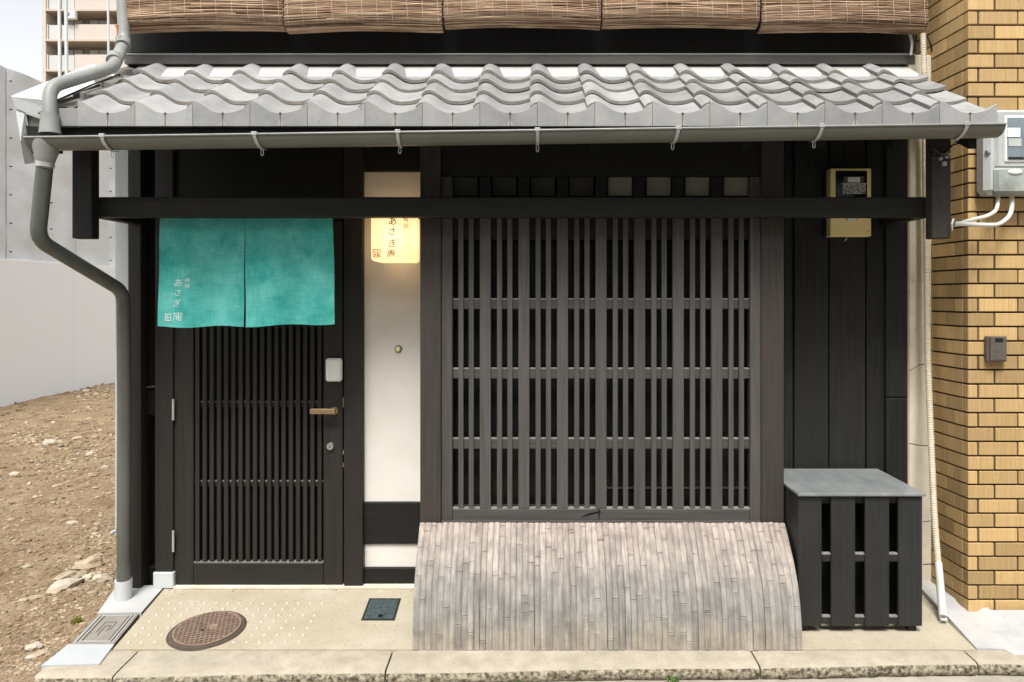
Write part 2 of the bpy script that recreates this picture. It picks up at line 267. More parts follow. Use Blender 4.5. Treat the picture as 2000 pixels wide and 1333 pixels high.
# ------------------------------------------------------------------ mesh helpers
WL = {}
def link(o, wloc, parent=None):
    COL.objects.link(o); WL[o.name] = Vector(wloc)
    if parent is not None:
        o.parent = parent; o.location = Vector(wloc) - WL[parent.name]
    else:
        o.location = wloc
    return o
def thing(name, label, cat, loc, group=None):
    o = bpy.data.objects.new(name, None); o.empty_display_size = .1
    link(o, loc); o['label'] = label; o['category'] = cat
    if group: o['group'] = group
    return o
def tag(o, label, cat, group=None):
    o['label'] = label; o['category'] = cat
    if group: o['group'] = group
    return o
def mesh_obj(name, bm, m, parent=None, smooth=False, center=True, base=False):
    """bm in world coordinates -> one object whose origin is its own centre"""
    vs = bm.verts
    if center and len(vs):
        mn = Vector((min(v.co.x for v in vs), min(v.co.y for v in vs), min(v.co.z for v in vs)))
        mxv = Vector((max(v.co.x for v in vs), max(v.co.y for v in vs), max(v.co.z for v in vs)))
        c = (mn + mxv) / 2
        if base: c.z = mn.z
        bmesh.ops.translate(bm, verts=vs, vec=-c)
    else: c = Vector((0, 0, 0))
    bmesh.ops.recalc_face_normals(bm, faces=bm.faces)
    me = bpy.data.meshes.new(name); bm.to_mesh(me); bm.free()
    for mm in (m if isinstance(m, (list, tuple)) else [m]): me.materials.append(M[mm] if isinstance(mm, str) else mm)
    if smooth:
        for p in me.polygons: p.use_smooth = True
        try: me.set_sharp_from_angle(angle=R(40))
        except Exception: pass
    o = bpy.data.objects.new(name, me)
    return link(o, c, parent)
def bbox(bm, x0, x1, y0, y1, z0, z1, bev=0.0, mi=0):
    if x0 > x1: x0, x1 = x1, x0
    if y0 > y1: y0, y1 = y1, y0
    if z0 > z1: z0, z1 = z1, z0
    r = bmesh.ops.create_cube(bm, size=1)
    for v in r['verts']:
        v.co = Vector((x0 + (v.co.x + .5) * (x1 - x0), y0 + (v.co.y + .5) * (y1 - y0), z0 + (v.co.z + .5) * (z1 - z0)))
    fs = set(f for v in r['verts'] for f in v.link_faces)
    if bev > 0:
        es = set(e for v in r['verts'] for e in v.link_edges)
        b = bmesh.ops.bevel(bm, geom=list(es), offset=min(bev, .45 * min(x1 - x0, y1 - y0, z1 - z0)), segments=1, affect='EDGES')
        fs = set(f for f in b['faces']) | set(f for v in b['verts'] for f in v.link_faces)
    for f in fs:
        if f.is_valid: f.material_index = mi
def box(name, x0, x1, y0, y1, z0, z1, m, parent=None, bev=.003):
    bm = bmesh.new(); bbox(bm, x0, x1, y0, y1, z0, z1, bev)
    return mesh_obj(name, bm, m, parent)
def pbox(name, px0, px1, py0, py1, y, depth, m, parent=None, bev=.003):
    """box whose front face fills a photo rectangle on plane y"""
    a = P(px0, py0, y); b = P(px1, py1, y)
    return box(name, a.x, b.x, y, y + depth, b.z, a.z, m, parent, bev)
def hexa(bm, pts, mi=0):
    v = [bm.verts.new(p) for p in pts]
    for f in ((0, 1, 2, 3), (7, 6, 5, 4), (0, 4, 5, 1), (1, 5, 6, 2), (2, 6, 7, 3), (3, 7, 4, 0)):
        fc = bm.faces.new([v[i] for i in f]); fc.material_index = mi
def prism(name, top, thick, m, parent=None, bev=0.0, down=Vector((0, 0, -1))):
    bm = bmesh.new()
    t = [bm.verts.new(p) for p in top]; b = [bm.verts.new(Vector(p) + down * thick) for p in top]
    bm.faces.new(t); bm.faces.new(b[::-1]); n = len(t)
    for i in range(n): bm.faces.new((t[i], b[i], b[(i + 1) % n], t[(i + 1) % n]))
    if bev: bmesh.ops.bevel(bm, geom=list(bm.edges), offset=bev, segments=1, affect='EDGES')
    return mesh_obj(name, bm, m, parent)
def tube_bm(bm, pts, rad, seg=12, caps=True, rfun=None):
    pts = [Vector(p) for p in pts]; n = len(pts); rings = []
    t0 = (pts[1] - pts[0]).normalized()
    up = Vector((0, 0, 1)) if abs(t0.z) < .9 else Vector((0, 1, 0))
    nrm = t0.cross(up).normalized()
    for i, p in enumerate(pts):
        t = (pts[min(i + 1, n - 1)] - pts[max(i - 1, 0)]).normalized()
        nrm = (nrm - t * nrm.dot(t)).normalized(); bn = t.cross(nrm)
        r = rad[i] if isinstance(rad, (list, tuple)) else rad
        if rfun: r = rfun(i, r)
        rings.append([bm.verts.new(p + (nrm * math.cos(2 * math.pi * k / seg) + bn * math.sin(2 * math.pi * k / seg)) * r) for k in range(seg)])
    for a, b in zip(rings, rings[1:]):
        for k in range(seg): bm.faces.new((a[k], a[(k + 1) % seg], b[(k + 1) % seg], b[k]))
    if caps: bm.faces.new(rings[0][::-1]); bm.faces.new(rings[-1])
def tube(name, pts, rad, m, parent=None, seg=12, caps=True):
    bm = bmesh.new(); tube_bm(bm, pts, rad, seg, caps)
    return mesh_obj(name, bm, m, parent, smooth=True)
def rounded(pts, r, n=5):
    pts = [Vector(p) for p in pts]; out = [pts[0]]
    for i in range(1, len(pts) - 1):
        a, b, c = pts[i - 1], pts[i], pts[i + 1]
        d = min(r, (a - b).length * .45, (c - b).length * .45)
        p0 = b + (a - b).normalized() * d; p1 = b + (c - b).normalized() * d
        for k in range(n + 1):
            t = k / n; out.append(p0 * (1 - t) ** 2 + b * 2 * t * (1 - t) + p1 * t * t)
    out.append(pts[-1]); return out
def disc(name, c, r, thick, m, parent=None, axis='y', seg=24, bev=0.0):
    bm = bmesh.new()
    a = Vector(c); d = {'y': Vector((0, -thick, 0)), 'z': Vector((0, 0, thick))}[axis]
    t0 = []; t1 = []
    for k in range(seg):
        an = 2 * math.pi * k / seg
        off = Vector((math.cos(an), 0, math.sin(an))) if axis == 'y' else Vector((math.cos(an), math.sin(an), SL * math.sin(an)))
        t0.append(bm.verts.new(a + off * r)); t1.append(bm.verts.new(a + off * (r - bev) + d))
    bm.faces.new(t0[::-1]); bm.faces.new(t1)
    for k in range(seg): bm.faces.new((t0[k], t0[(k + 1) % seg], t1[(k + 1) % seg], t1[k]))
    return mesh_obj(name, bm, m, parent, smooth=True)
def text_bm(s, size, m_off=0.0, cx=0, cz=0, slant=0.0):
    """returns a bmesh of the text lying in the xz plane, centred on (cx,cz)"""
    cu = bpy.data.curves.new('lettering', 'FONT'); cu.body = s; cu.size = size; cu.offset = m_off; cu.resolution_u = 3
    o = bpy.data.objects.new('lettering', cu); COL.objects.link(o)
    dg = bpy.context.evaluated_depsgraph_get(); dg.update()
    me = bpy.data.meshes.new_from_object(o.evaluated_get(dg))
    COL.objects.unlink(o); bpy.data.objects.remove(o)
    bm = bmesh.new(); bm.from_mesh(me); bpy.data.meshes.remove(me)
    if len(bm.verts):
        xs = [v.co.x for v in bm.verts]; ys = [v.co.y for v in bm.verts]
        mx, my = (min(xs) + max(xs)) / 2, (min(ys) + max(ys)) / 2
        for v in bm.verts:
            x, z = v.co.x - mx, v.co.y - my
            v.co = Vector((cx + x + slant * z, 0, cz + z))
    return bm
def merge(dst, src):
    me = bpy.data.meshes.new('tmp'); src.to_mesh(me); src.free(); dst.from_mesh(me); bpy.data.meshes.remove(me)
def copy_obj(o, name, wloc, parent, rot=None):
    c = o.copy(); c.name = name; COL.objects.link(c); WL[c.name] = Vector(wloc)
    c.parent = parent; c.location = Vector(wloc) - WL[parent.name]
    if rot: c.rotation_euler = rot
    return c
def struct(o): o['kind'] = 'structure'; return o
def stuff(o): o['kind'] = 'stuff'; return o

# ================================================================== GROUND
# one big sheet to the horizon (kept below everything), road slab, soil lot, apron, kerb
bm = bmesh.new()
for q in ((-900, -300, 900, 1500),):
    v = [bm.verts.new(p) for p in ((q[0], q[1], -.16), (q[2], q[1], -.16), (q[2], q[3], -.16), (q[0], q[3], -.16))]; bm.faces.new(v)
struct(mesh_obj('ground', bm, 'soil'))
bm = bmesh.new()
bbox(bm, -14, 14, -5, 2.80, -.15, -.092)
struct(mesh_obj('road', bm, 'road'))

# vacant lot of soil: fine grid, rough
def soil_z(x, y):
    base = gz(min(y, WALL)) - .035
    p = Vector((x, y, 0))
    d = mnoise.noise(p * 1.1) * .035 + mnoise.noise(p * 3.7) * .014 + mnoise.noise(p * 11) * .010 + mnoise.noise(p * 29) * .005
    edge = min(1, max(0, (-2.0 - x) / .6))
    if y > 3.6: base += min(.03, (y - 3.6) * .02)
    return base + d * (.35 + .65 * edge)
bm = bmesh.new()
xs = []; x = -1.72
while x > -8.2: xs.append(x); x -= .024 if x > -4 else .05
ys = []; y = 2.45
while y < 17: ys.append(y); y += .024 if y < 6 else .06 if y < 9 else .15
grid = [[bm.verts.new((x, y, soil_z(x, y))) for x in xs] for y in ys]
for j in range(len(ys) - 1):
    for i in range(len(xs) - 1):
        bm.faces.new((grid[j][i], grid[j][i + 1], grid[j + 1][i + 1], grid[j + 1][i]))
soil = mesh_obj('soil_lot', bm, 'soil', smooth=True, center=False); struct(soil)

# apron of cream concrete in front of the shop, with studs cast in
def sheet(name, poly, m, dz=0.0, parent=None):
    bm = bmesh.new(); bm.faces.new([bm.verts.new(Vector(p) + Vector((0, 0, dz))) for p in poly])
    return mesh_obj(name, bm, m, parent)
ap_l0 = G(315, 1158); ap_l1 = G(194, 1300)
KB = 2.828                                   # back edge of the kerb
def apx(y):                                  # left edge of the apron
    t = (y - ap_l0.y) / (ap_l1.y - ap_l0.y); return ap_l0.x + (ap_l1.x - ap_l0.x) * t
bm = bmesh.new()
N = 40
top = [];
ys_ = [KB + .003 + (3.60 - KB) * i / 12 for i in range(13)]
rows = []
for y in ys_:
    x0 = apx(y); x1 = 2.3
    rows.append([bm.verts.new((x0 + (x1 - x0) * i / N, y, gz(y) + .0015 * mnoise.noise(Vector((x0 + (x1 - x0) * i / N, y, 0)) * 3))) for i in range(N + 1)])
for a, b in zip(rows, rows[1:]):
    for i in range(N): bm.faces.new((a[i], a[i + 1], b[i + 1], b[i]))
for r_ in (rows[0],):
    lo = [bm.verts.new(v.co + Vector((0, 0, -.1))) for v in r_]
    for i in range(N): bm.faces.new((lo[i], lo[i + 1], r_[i + 1], r_[i]))
apron = struct(mesh_obj('pavement', bm, 'apron', smooth=True, center=False))
mh = G(405, 1231)
bm = bmesh.new()
for j in range(10):
    for i in range(14):
        X = -1.683 + i * .0545 + random.uniform(-.0015, .0015); Y = 3.204 - j * .0535 + random.uniform(-.0015, .0015)
        if X < apx(Y) + .025: continue
        if Y < KB + .01: continue
        if (X - mh.x) ** 2 + (Y - mh.y) ** 2 < .172 ** 2: continue
        if (i > 11 and random.random() < .25) or random.random() < .03: continue
        r_ = .0072
        s = bmesh.ops.create_uvsphere(bm, u_segments=10, v_segments=6, radius=r_)
        for v in s['verts']: v.co = Vector((X + v.co.x, Y + v.co.y, gz(Y) + v.co.z * .8))
st = stuff(mesh_obj('grip_stud', bm, 'stud', apron, smooth=True))

# kerbstones: four worn blocks on a line that turns slightly
kerb = bpy.data.objects.new('kerb', None); link(kerb, (0, 2.75, -.09)); struct(kerb)
def kf(x): return 2.690 + (x - 0) * .024 + .004 * math.sin(x * 5)   # front edge
cuts = [G(52, 1331).x, G(240, 1300).x + .0, G(760, 1290).x, G(1478, 1290).x, G(1905, 1290).x, 2.9]
for a, b in zip(cuts, cuts[1:]):
    bm = bmesh.new(); n = max(6, int((b - a) / .03)); prof = []
    for i in range(n + 1):
        x = a + .0035 + (b - a - .007) * i / n
        e = 0
        if i in (0, n): e = .004
        nzv = mnoise.noise(Vector((x * 9, 0, 3))) * .005 + mnoise.noise(Vector((x * 31, 0, 1))) * .003
        yf = kf(x) + nzv + e
        zt = gz(yf)
        ring = [(x, KB, gz(KB) - .002 - e), (x, (KB + yf) / 2, gz((KB + yf) / 2) - e), (x, yf + .012, gz(yf + .012) - e),
                (x, yf + .003, zt - .006 - e), (x, yf + mnoise.noise(Vector((x * 40, 5, 0))) * .006, zt - .018),
                (x, yf - .002 + mnoise.noise(Vector((x * 38, 9, 0))) * .007, zt - .032), (x, yf + .004 + mnoise.noise(Vector((x * 33, 2, 0))) * .005, zt - .047),
                (x, yf + .02, zt - .06), (x, KB, zt - .06)]
        prof.append([bm.verts.new(p) for p in ring])
    for p0, p1 in zip(prof, prof[1:]):
        for k in range(8):
            f = bm.faces.new((p0[k], p1[k], p1[k + 1], p0[k + 1])); f.material_index = 1 if k in (3, 4, 5, 6) else 0
    bm.faces.new(prof[0]); bm.faces.new(prof[-1][::-1])
    mesh_obj('kerbstone', bm, ['kerb', 'kerb_face'], kerb, smooth=True)

# left strip: two pale slabs with an iron cover between them
strip = [G(225, 1160), G(318, 1156), G(275, 1199), G(192, 1201)]
def inset_poly(p, dz): return [Vector(q) + Vector((0, 0, dz)) for q in p]
prism('cement_slab', inset_poly([G(228, 1146), G(322, 1146), G(276, 1199), G(191, 1200)], .006), .07, 'slab', apron)
prism('cement_slab', inset_poly([G(133, 1261.5), G(223, 1261.5), G(194, 1300), G(81, 1303)], .006), .07, 'slab2', apron)

# ramp of troweled mortar at the foot of the brick building
ramp_top = [G(1796, 1124, .022), G(1850, 1128, .022), G(1910, 1166, .03), G(1935, 1192, .03), G(2110, 1192, .03), G(2110, 1285, -.005), G(1990, 1284, -.002), G(1960, 1268, .004), G(1907, 1266, .008), G(1858, 1212, .022), G(1796, 1146, .022)]
prism('mortar_ramp', ramp_top, .06, 'ramp_mortar', apron)
bm = bmesh.new()
for k in range(0):
    px = random.uniform(1905, 2000); py = random.uniform(1202, 1262)
    c = G(px, py, .018 if px > 1940 else .012)
    s = bmesh.ops.create_icosphere(bm, subdivisions=2, radius=1)
    rr = random.uniform(.012, .035)
    for v in s['verts']: v.co = Vector((c.x + v.co.x * rr * 1.8, c.y + v.co.y * rr, c.z - .003 + v.co.z * .005))
bm.free()

# ---------------------------------------------------------------- covers
t = thing('manhole_cover', 'round rusty iron cover with a lattice pattern among the studs', 'manhole cover', mh)
disc('rim', mh + Vector((0, 0, .0005)), .158, .003, 'iron', t, 'z', 48, .004)
disc('groove', mh + Vector((0, 0, .004)), .147, .0012, 'iron_dark', t, 'z', 48)
disc('plate', mh + Vector((0, 0, .0045)), .142, .004, 'iron', t, 'z', 48, .003)
bm = bmesh.new(); an = R(18)
for fam in (0, 1):
    for k in range(-8, 9):
        o_ = k * .0185
        if abs(o_) >= .128: continue
        hl = math.sqrt(.128 ** 2 - o_ ** 2)
        d = Vector((math.cos(an + fam * R(90)), math.sin(an + fam * R(90)), 0)); nn = Vector((-d.y, d.x, 0))
        c = nn * o_; w_ = .0022
        pts = []
        for zz in (.0082, .0112):
            for (s1, s2) in ((-1, -1), (1, -1), (1, 1), (-1, 1)):
                q = c + d * hl * s1 + nn * w_ * s2; pts.append(mh + Vector((q.x, q.y, zz + SL * q.y)))
        hexa(bm, pts)
stuff(mesh_obj('lattice_rib', bm, 'iron_rib', t))
bm = bmesh.new(); rin, rout = .128, .136
vs = []
for k in range(48):
    a_ = 2 * math.pi * k / 48
    vs.append([bm.verts.new(mh + Vector((math.cos(a_) * r_, math.sin(a_) * r_, z_ + SL * math.sin(a_) * r_))) for r_, z_ in ((rin, .0115), (rout, .0115), (rout, .008), (rin, .008))])
for k in range(48):
    for q in range(4): bm.faces.new((vs[k][q], vs[k][(q + 1) % 4], vs[(k + 1) % 48][(q + 1) % 4], vs[(k + 1) % 48][q]))
mesh_obj('ring', bm, 'iron_rib', t)
disc('boss', mh + Vector((.02, .012, .009)), .020, .004, 'iron_rib', t, 'z', 20, .002)
disc('key_hole', mh + Vector((-.012, -.022, .0108)), .006, .001, 'dark', t, 'z', 12)

# grey valve cover in the strip
qc = [G(192, 1200), G(275, 1198.5), G(224, 1261), G(134, 1261)]
def qp(u, v, dz=0): 
    a = qc[0].lerp(qc[1], u); b = qc[3].lerp(qc[2], u); p = a.lerp(b, v); return p + Vector((0, 0, dz))
t = thing('valve_cover', 'grey rectangular iron cover with raised border lines set between two pale slabs', 'drain cover', qp(.5, .5))
prism('plate', [qp(.03, .02, .002), qp(.97, .02, .002), qp(.97, .98, .002), qp(.03, .98, .002)], .02, 'iron_grey', t)
def qbar(u0, v0, u1, v1, w_, name, m, h_=.0025):
    a = qp(u0, v0, .002); b = qp(u1, v1, .002); d = (b - a).normalized(); nn = Vector((-d.y, d.x, 0)).normalized() * w_
    bm = bmesh.new(); up = Vector((0, 0, h_)); hexa(bm, [a - nn, b - nn, b + nn, a + nn, a - nn + up, b - nn + up, b + nn + up, a + nn + up])
    return mesh_obj(name, bm, m, t)
for u in (.09, .17, .83, .91): qbar(u, .06, u, .94, .0022, 'border_rib', 'slab')
for u in (.13, .21, .79, .87): qbar(u, .09, u, .91, .003, 'border_groove', 'iron_dark', .0012)
for v in (.08, .90): qbar(.17, v, .83, v, .0022, 'border_rib', 'slab')
for (a, b, c, d) in ((.36, .3, .36, .62), (.36, .3, .62, .3), (.62, .3, .62, .55), (.44, .42, .56, .42), (.44, .42, .44, .72), (.56, .42, .56, .6)):
    qbar(a, b, c, d, .0016, 'emblem_line', 'iron_dark', .0014)

qc = [G(723, 1171), G(781, 1171), G(769, 1211), G(708, 1211)]
t = thing('drain_lid', 'small black square resin lid in the cream concrete left of the bamboo screen', 'drain cover', qp(.5, .5))
prism('frame', [qp(-.04, -.04, .0015), qp(1.04, -.04, .0015), qp(1.04, 1.04, .0015), qp(-.04, 1.04, .0015)], .02, 'rubber', t)
prism('lid', [qp(.03, .03, .003), qp(.97, .03, .003), qp(.97, .97, .003), qp(.03, .97, .003)], .015, 'black_cover', t)
prism('finger_hole', [qp(.46, .78, .0036), qp(.62, .78, .0036), qp(.62, .9, .0036), qp(.46, .9, .0036)], .002, 'dark', t)

# ================================================================== HOUSE
HY = WALL
house = thing('wooden_shop_house', 'dark timber town house front with tiled pent roof, slatted door and lattice window', 'house', (0, HY, 0))
# body behind the front
bm = bmesh.new(); bbox(bm, -1.975, 1.82, 3.50, 7.5, -.05, 4.4); mesh_obj('body', bm, 'timber_v', house)
pbox('upper_wall', 243, 1790, -420, 104, 3.44, .07, 'timber_v', house)
# storey ledge above the roof
LY = 3.37
a = P(243, 108.5, LY); b = P(1787, 125, LY)
bm = bmesh.new()
hexa(bm, [(a.x, LY, a.z), (b.x, LY, a.z), (b.x - .03, 3.46, a.z + .02), (a.x, 3.46, a.z + .02), (a.x, LY, b.z), (b.x, LY, b.z), (b.x - .03, 3.46, b.z), (a.x, 3.46, b.z)])
mesh_obj('ledge', bm, 'flash', house)
bm = bmesh.new(); bbox(bm, a.x, b.x, LY - .004, LY + .01, a.z + .0005, a.z + .0095, .002); mesh_obj('ledge_highlight', bm, 'pipe_old', house)  # paler strip colours in the light caught along the ledge top
# corner post, recess, sheet
pbox('corner_sheet', 224, 251, 250, 1045, 3.44, .03, 'sheet', house)
pbox('corner_post', 252.5, 275, 262, 1152, 3.34, .09, 'door_v', house)
pbox('recess_board', 276, 301, 262, 756, 3.415, .03, 'timber_v', house)
pbox('ledge_strip', 276, 302, 754.5, 759, 3.385, .05, 'lattice_h', house)
pbox('recess_block', 277, 302, 760, 812, 3.40, .05, 'timber_v', house)
pbox('recess_back', 276, 302, 812, 1150, 3.46, .02, 'dark', house)
pbox('base_block', 277, 300, 1108, 1150, 3.42, .06, 'board', house)
pbox('door_post', 302, 337.5, 262, 1119, 3.35, .1, 'door_v', house)
pbox('post_shoe', 298.5, 338, 1119, 1150, 3.34, .11, 'pvc', house)
pbox('door_post', 671.5, 708.5, 262, 1149, 3.35, .1, 'door_v', house)
pbox('door_head', 338, 671, 262, 432, 3.37, .08, 'timber_h', house)
pbox('threshold', 338, 812, 1146.5, 1152, 3.34, .14, 'concrete_col', house)
# plaster panel between door and lattice
pbox('plaster_panel', 709, 835, 336, 981, 3.385, .05, 'plaster', house)
pbox('panel_head', 709, 835, 262, 335.5, 3.37, .06, 'timber_h', house)
pbox('sill_board', 709, 835, 982, 1061.5, 3.375, .06, 'timber_h', house)
pbox('plaster_strip', 709, 835, 1062.5, 1108.5, 3.39, .05, 'plaster', house)
pbox('foot_board', 709, 835, 1109.5, 1149, 3.375, .06, 'timber_h', house)

# door
dp = P(504, 1145, 3.36)
door = bpy.data.objects.new('door', None); link(door, dp, house)
DY = 3.362
pbox('left_stile', 340, 377.5, 432, 1144.5, DY, .04, 'door_v', door)
pbox('right_stile', 631.5, 669.5, 432, 1144.5, DY, .04, 'door_v', door)
pbox('bottom_rail', 378, 631, 1100, 1144.5, DY, .04, 'door_h', door)
pbox('top_rail', 378, 631, 432, 470, DY, .04, 'door_h', door)
pbox('pane', 378, 631, 470, 1100, DY + .036, .004, 'glass_dark', door, 0)
for (y0, y1) in ((785, 796), (940, 951), (630, 641)): pbox('cross_rail', 378, 631, y0, y1, DY + .017, .016, 'door_h', door)
pbox('sill_lip', 378, 631, 1097.8, 1099.8, DY + .004, .03, 'dusty', door, 0)
for y0 in (784.4, 939.4): pbox('rail_lip', 378, 631, y0, y0 + 1.6, DY + .0165, .017, 'dusty', door, 0)
ns = 18; pitch = (631 - 378) / ns
s0 = None
for i in range(ns):
    xc = 378 + pitch * (i + .5)
    s_ = pbox('slat', xc - 4.0, xc + 4.0, 470.5, 1097, DY + .003, .013, 'door_v', door, .0015)
for y0 in (780, 1037):
    a = P(338.3, y0, 3.345); b = P(338.3, y0 + 41, 3.345)
    tube('hinge', [a, a.lerp(b, .5), b], .0055, 'steel', door, 10)
a = P(653, 803, DY)
disc('handle_rose', (a.x, DY, a.z), .020, .008, 'bronze', door, 'y', 24, .002)
tube('handle_neck', [(a.x, DY - .006, a.z), (a.x, DY - .045, a.z)], .008, 'bronze', door, 12)
la = P(605, 804, DY - .05); lb = P(655, 804, DY - .05)
box('lever', la.x, lb.x, DY - .055, DY - .041, la.z - .0135, la.z + .0125, 'bronze', door, .003)
pbox('card_reader', 635, 667, 700.5, 746, 3.335, .026, 'white_plastic', door, .009)
a = P(645.5, 872, DY); disc('lock_cylinder', (a.x, DY, a.z), .0195, .012, 'chrome', door, 'y', 28, .004)
box('key_slot', a.x - .0015, a.x + .0015, DY - .0135, DY - .012, a.z - .008, a.z + .008, 'dark', door, 0)
for y0, y1 in ((777, 796), (880, 888), (905, 913)): pbox('strike_plate', 669.7, 671.2, y0, y1, 3.352, .01, 'bronze', door, 0)
a = P(778, 682, 3.385)
bt = thing('door_bell', 'small round bell push on the white plaster panel', 'bell push', (a.x, 3.385, a.z))
disc('ring', (a.x, 3.385, a.z), .0185, .009, 'intercom', bt, 'y', 24, .003)
disc('button', (a.x, 3.376, a.z), .0125, .004, 'cream_plastic', bt, 'y', 20, .002)
disc('centre', (a.x, 3.372, a.z), .0055, .0015, 'paper', bt, 'y', 16, .001)

# ---- projecting bay with lattice window
BY = 3.11
bay = bpy.data.objects.new('lattice_window', None); link(bay, P(1175, 1020, BY), house)
pbox('bay_post', 820.5, 861, 262, 1170, BY - .012, .3, 'post', house)
pbox('bay_post', 1487.5, 1531.5, 262, 1170, BY - .012, .3, 'post', house)
pbox('left_stile', 862, 883.5, 345, 1018, BY, .045, 'lattice_v', bay)
pbox('right_stile', 1465.5, 1486.5, 345, 1018, BY, .045, 'lattice_v', bay)
pbox('bottom_rail', 884, 1169.5, 994.5, 1018, BY + .002, .045, 'lattice_h', bay)
pbox('bottom_rail', 1171, 1465, 994.5, 1018, BY + .002, .045, 'lattice_h', bay)
pbox('sill', 861.5, 1487, 1018.6, 1022.5, BY - .012, .1, 'lattice_h', bay, .001)
pbox('top_rail', 862, 1487, 384, 468, BY + .014, .03, 'timber_h', bay)
pbox('head_board', 862, 1487, 262, 344.5, BY + .002, .05, 'timber_h', bay)
for y0 in (583.5, 719.5, 856.5): pbox('cross_rail', 884, 1465, y0, y0 + 21, BY + .016, .02, 'lattice_h', bay)
for y0 in (583, 719, 856): pbox('rail_lip', 884, 1465, y0, y0 + 2.4, BY + .0155, .02, 'dusty', bay, 0)
pbox('rail_lip', 884, 1465, 993, 995, BY + .003, .03, 'dusty', bay, 0)
for i in range(7):
    x0 = 937 + 75.45 * i
    pbox('wide_slat', x0, x0 + 21.5, 385, 994, BY, .022, 'lattice_v', bay, .002)
    pbox('short_post', x0, x0 + 21.5, 345, 384.5, BY, .022, 'timber_v', bay, .002)
for i in range(8):
    x0 = 862 + 75.45 * i
    for q in (33.2, 53.4): pbox('thin_slat', x0 + q, x0 + q + 9.8, 424, 994, BY + .002, .014, 'lattice_v', bay, .0015)
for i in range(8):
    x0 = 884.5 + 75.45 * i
    pbox('plaster_square', x0 + 1, x0 + 49, 346, 383, BY + .03, .01, 'olive_plaster' if i > 3 else 'dark_plaster', bay)
pbox('window_glass', 862, 1487, 384, 1018, BY + .11, .006, 'glass_dark', bay, 0)
pbox('inner_bar', 1180, 1465, 952, 955, BY + .10, .008, 'lattice_h', bay, 0)
pbox('inner_bar', 884, 1170, 986, 989, BY + .085, .008, 'lattice_h', bay, 0)
# wedge-shaped split in the sill rail
bm = bmesh.new(); yy = BY - .0005
pts = [P(1133, 1011, yy), P(1150, 1003, yy), P(1173, 999, yy), P(1174, 1000.5, yy), P(1152, 1005.5, yy)]
bm.faces.new([bm.verts.new(p) for p in pts]); mesh_obj('split', bm, 'dark', bay)

# boards to the right of the bay
for (x0, x1, dy) in ((1531, 1549, .012), (1551.5, 1618, 0), (1620, 1690.5, .003), (1693, 1729, .001)):
    pbox('wall_board', x0, x1, 262, 1150, HY + .01 + dy, .03, 'board', house)
pbox('board_backing', 1531, 1775, 262, 1150, HY + .045, .02, 'dark', house)
pbox('end_post', 1731, 1772, 262, 776, 3.365, .06, 'board', house)
pbox('end_post', 1731, 1772, 778, 1150, 3.365, .06, 'board', house)
pbox('edge_trim', 1772.3, 1774, 285, 1120, 3.362, .05, 'rust_edge', house)

# ---- eave structure: hangers, beam, arms, soffit, rafters
BRY = 2.95
for (x0, x1) in ((140, 179), (1821, 1858)):
    pbox('hanger_post', x0, x1, 240, 466, BRY, .055, 'post' if x0 > 1000 else 'timber_v', house, .004)
a = P(192, 385, 3.0); b = P(1815, 424, 3.0)
box('beam', a.x, b.x, 3.0, 3.06, b.z, a.z, 'timber_h', house, .004)
for X in (-1.945, 1.70):
    box('bracket_arm', X, X + .055, 3.06, 3.42, b.z + .002, a.z - .002, 'timber_h', house, .004)
SX0, SX1 = -1.99, 1.86
bm = bmesh.new()
hexa(bm, [(SX0, 2.83, 2.070), (SX1, 2.83, 2.070), (SX1, 3.42, 2.40), (SX0, 3.42, 2.40), (SX0, 2.83, 2.090), (SX1, 2.83, 2.090), (SX1, 3.42, 2.42), (SX0, 3.42, 2.42)])
mesh_obj('soffit', bm, 'timber_h', house)
box('eave_fascia', SX0, SX1, 2.815, 2.83, 2.060, 2.105, 'timber_h', house, .002)
for i in range(13):
    X = -1.93 + i * .31
    bm = bmesh.new()
    hexa(bm, [(X, 2.84, 2.02), (X + .035, 2.84, 2.02), (X + .035, 3.37, 2.315), (X, 3.37, 2.315), (X, 2.84, 2.074), (X + .035, 2.84, 2.074), (X + .035, 3.37, 2.369), (X, 3.37, 2.369)])
    mesh_obj('rafter', bm, 'timber_h', house)
pbox('upper_band', 252, 1773, 235, 262, 3.36, .1, 'timber_h', house)

# ---- pent roof of wave tiles
roof = bpy.data.objects.new('pent_roof', None); link(roof, (0, 3.0, 2.15), house)
TW = .2317; AMP = .048; TH = .016
PK = [(0, .66), (.05, .88), (.13, 1), (.22, .90), (.35, .50), (.47, .15), (.58, .02), (.70, 0), (.85, .09), (1, .32)]
def prof(u):
    for i in range(len(PK) - 1):
        if u <= PK[i + 1][0] or i == len(PK) - 2:
            p0 = PK[max(i - 1, 0)]; p1 = PK[i]; p2 = PK[i + 1]; p3 = PK[min(i + 2, len(PK) - 1)]
            t = (u - p1[0]) / (p2[0] - p1[0]); m1 = (p2[1] - p0[1]) / max(1e-6, p2[0] - p0[0]) * (p2[0] - p1[0]); m2 = (p3[1] - p1[1]) / max(1e-6, p3[0] - p1[0]) * (p2[0] - p1[0])
            return AMP * ((2 * t ** 3 - 3 * t ** 2 + 1) * p1[1] + (t ** 3 - 2 * t ** 2 + t) * m1 + (-2 * t ** 3 + 3 * t ** 2) * p2[1] + (t ** 3 - t ** 2) * m2)
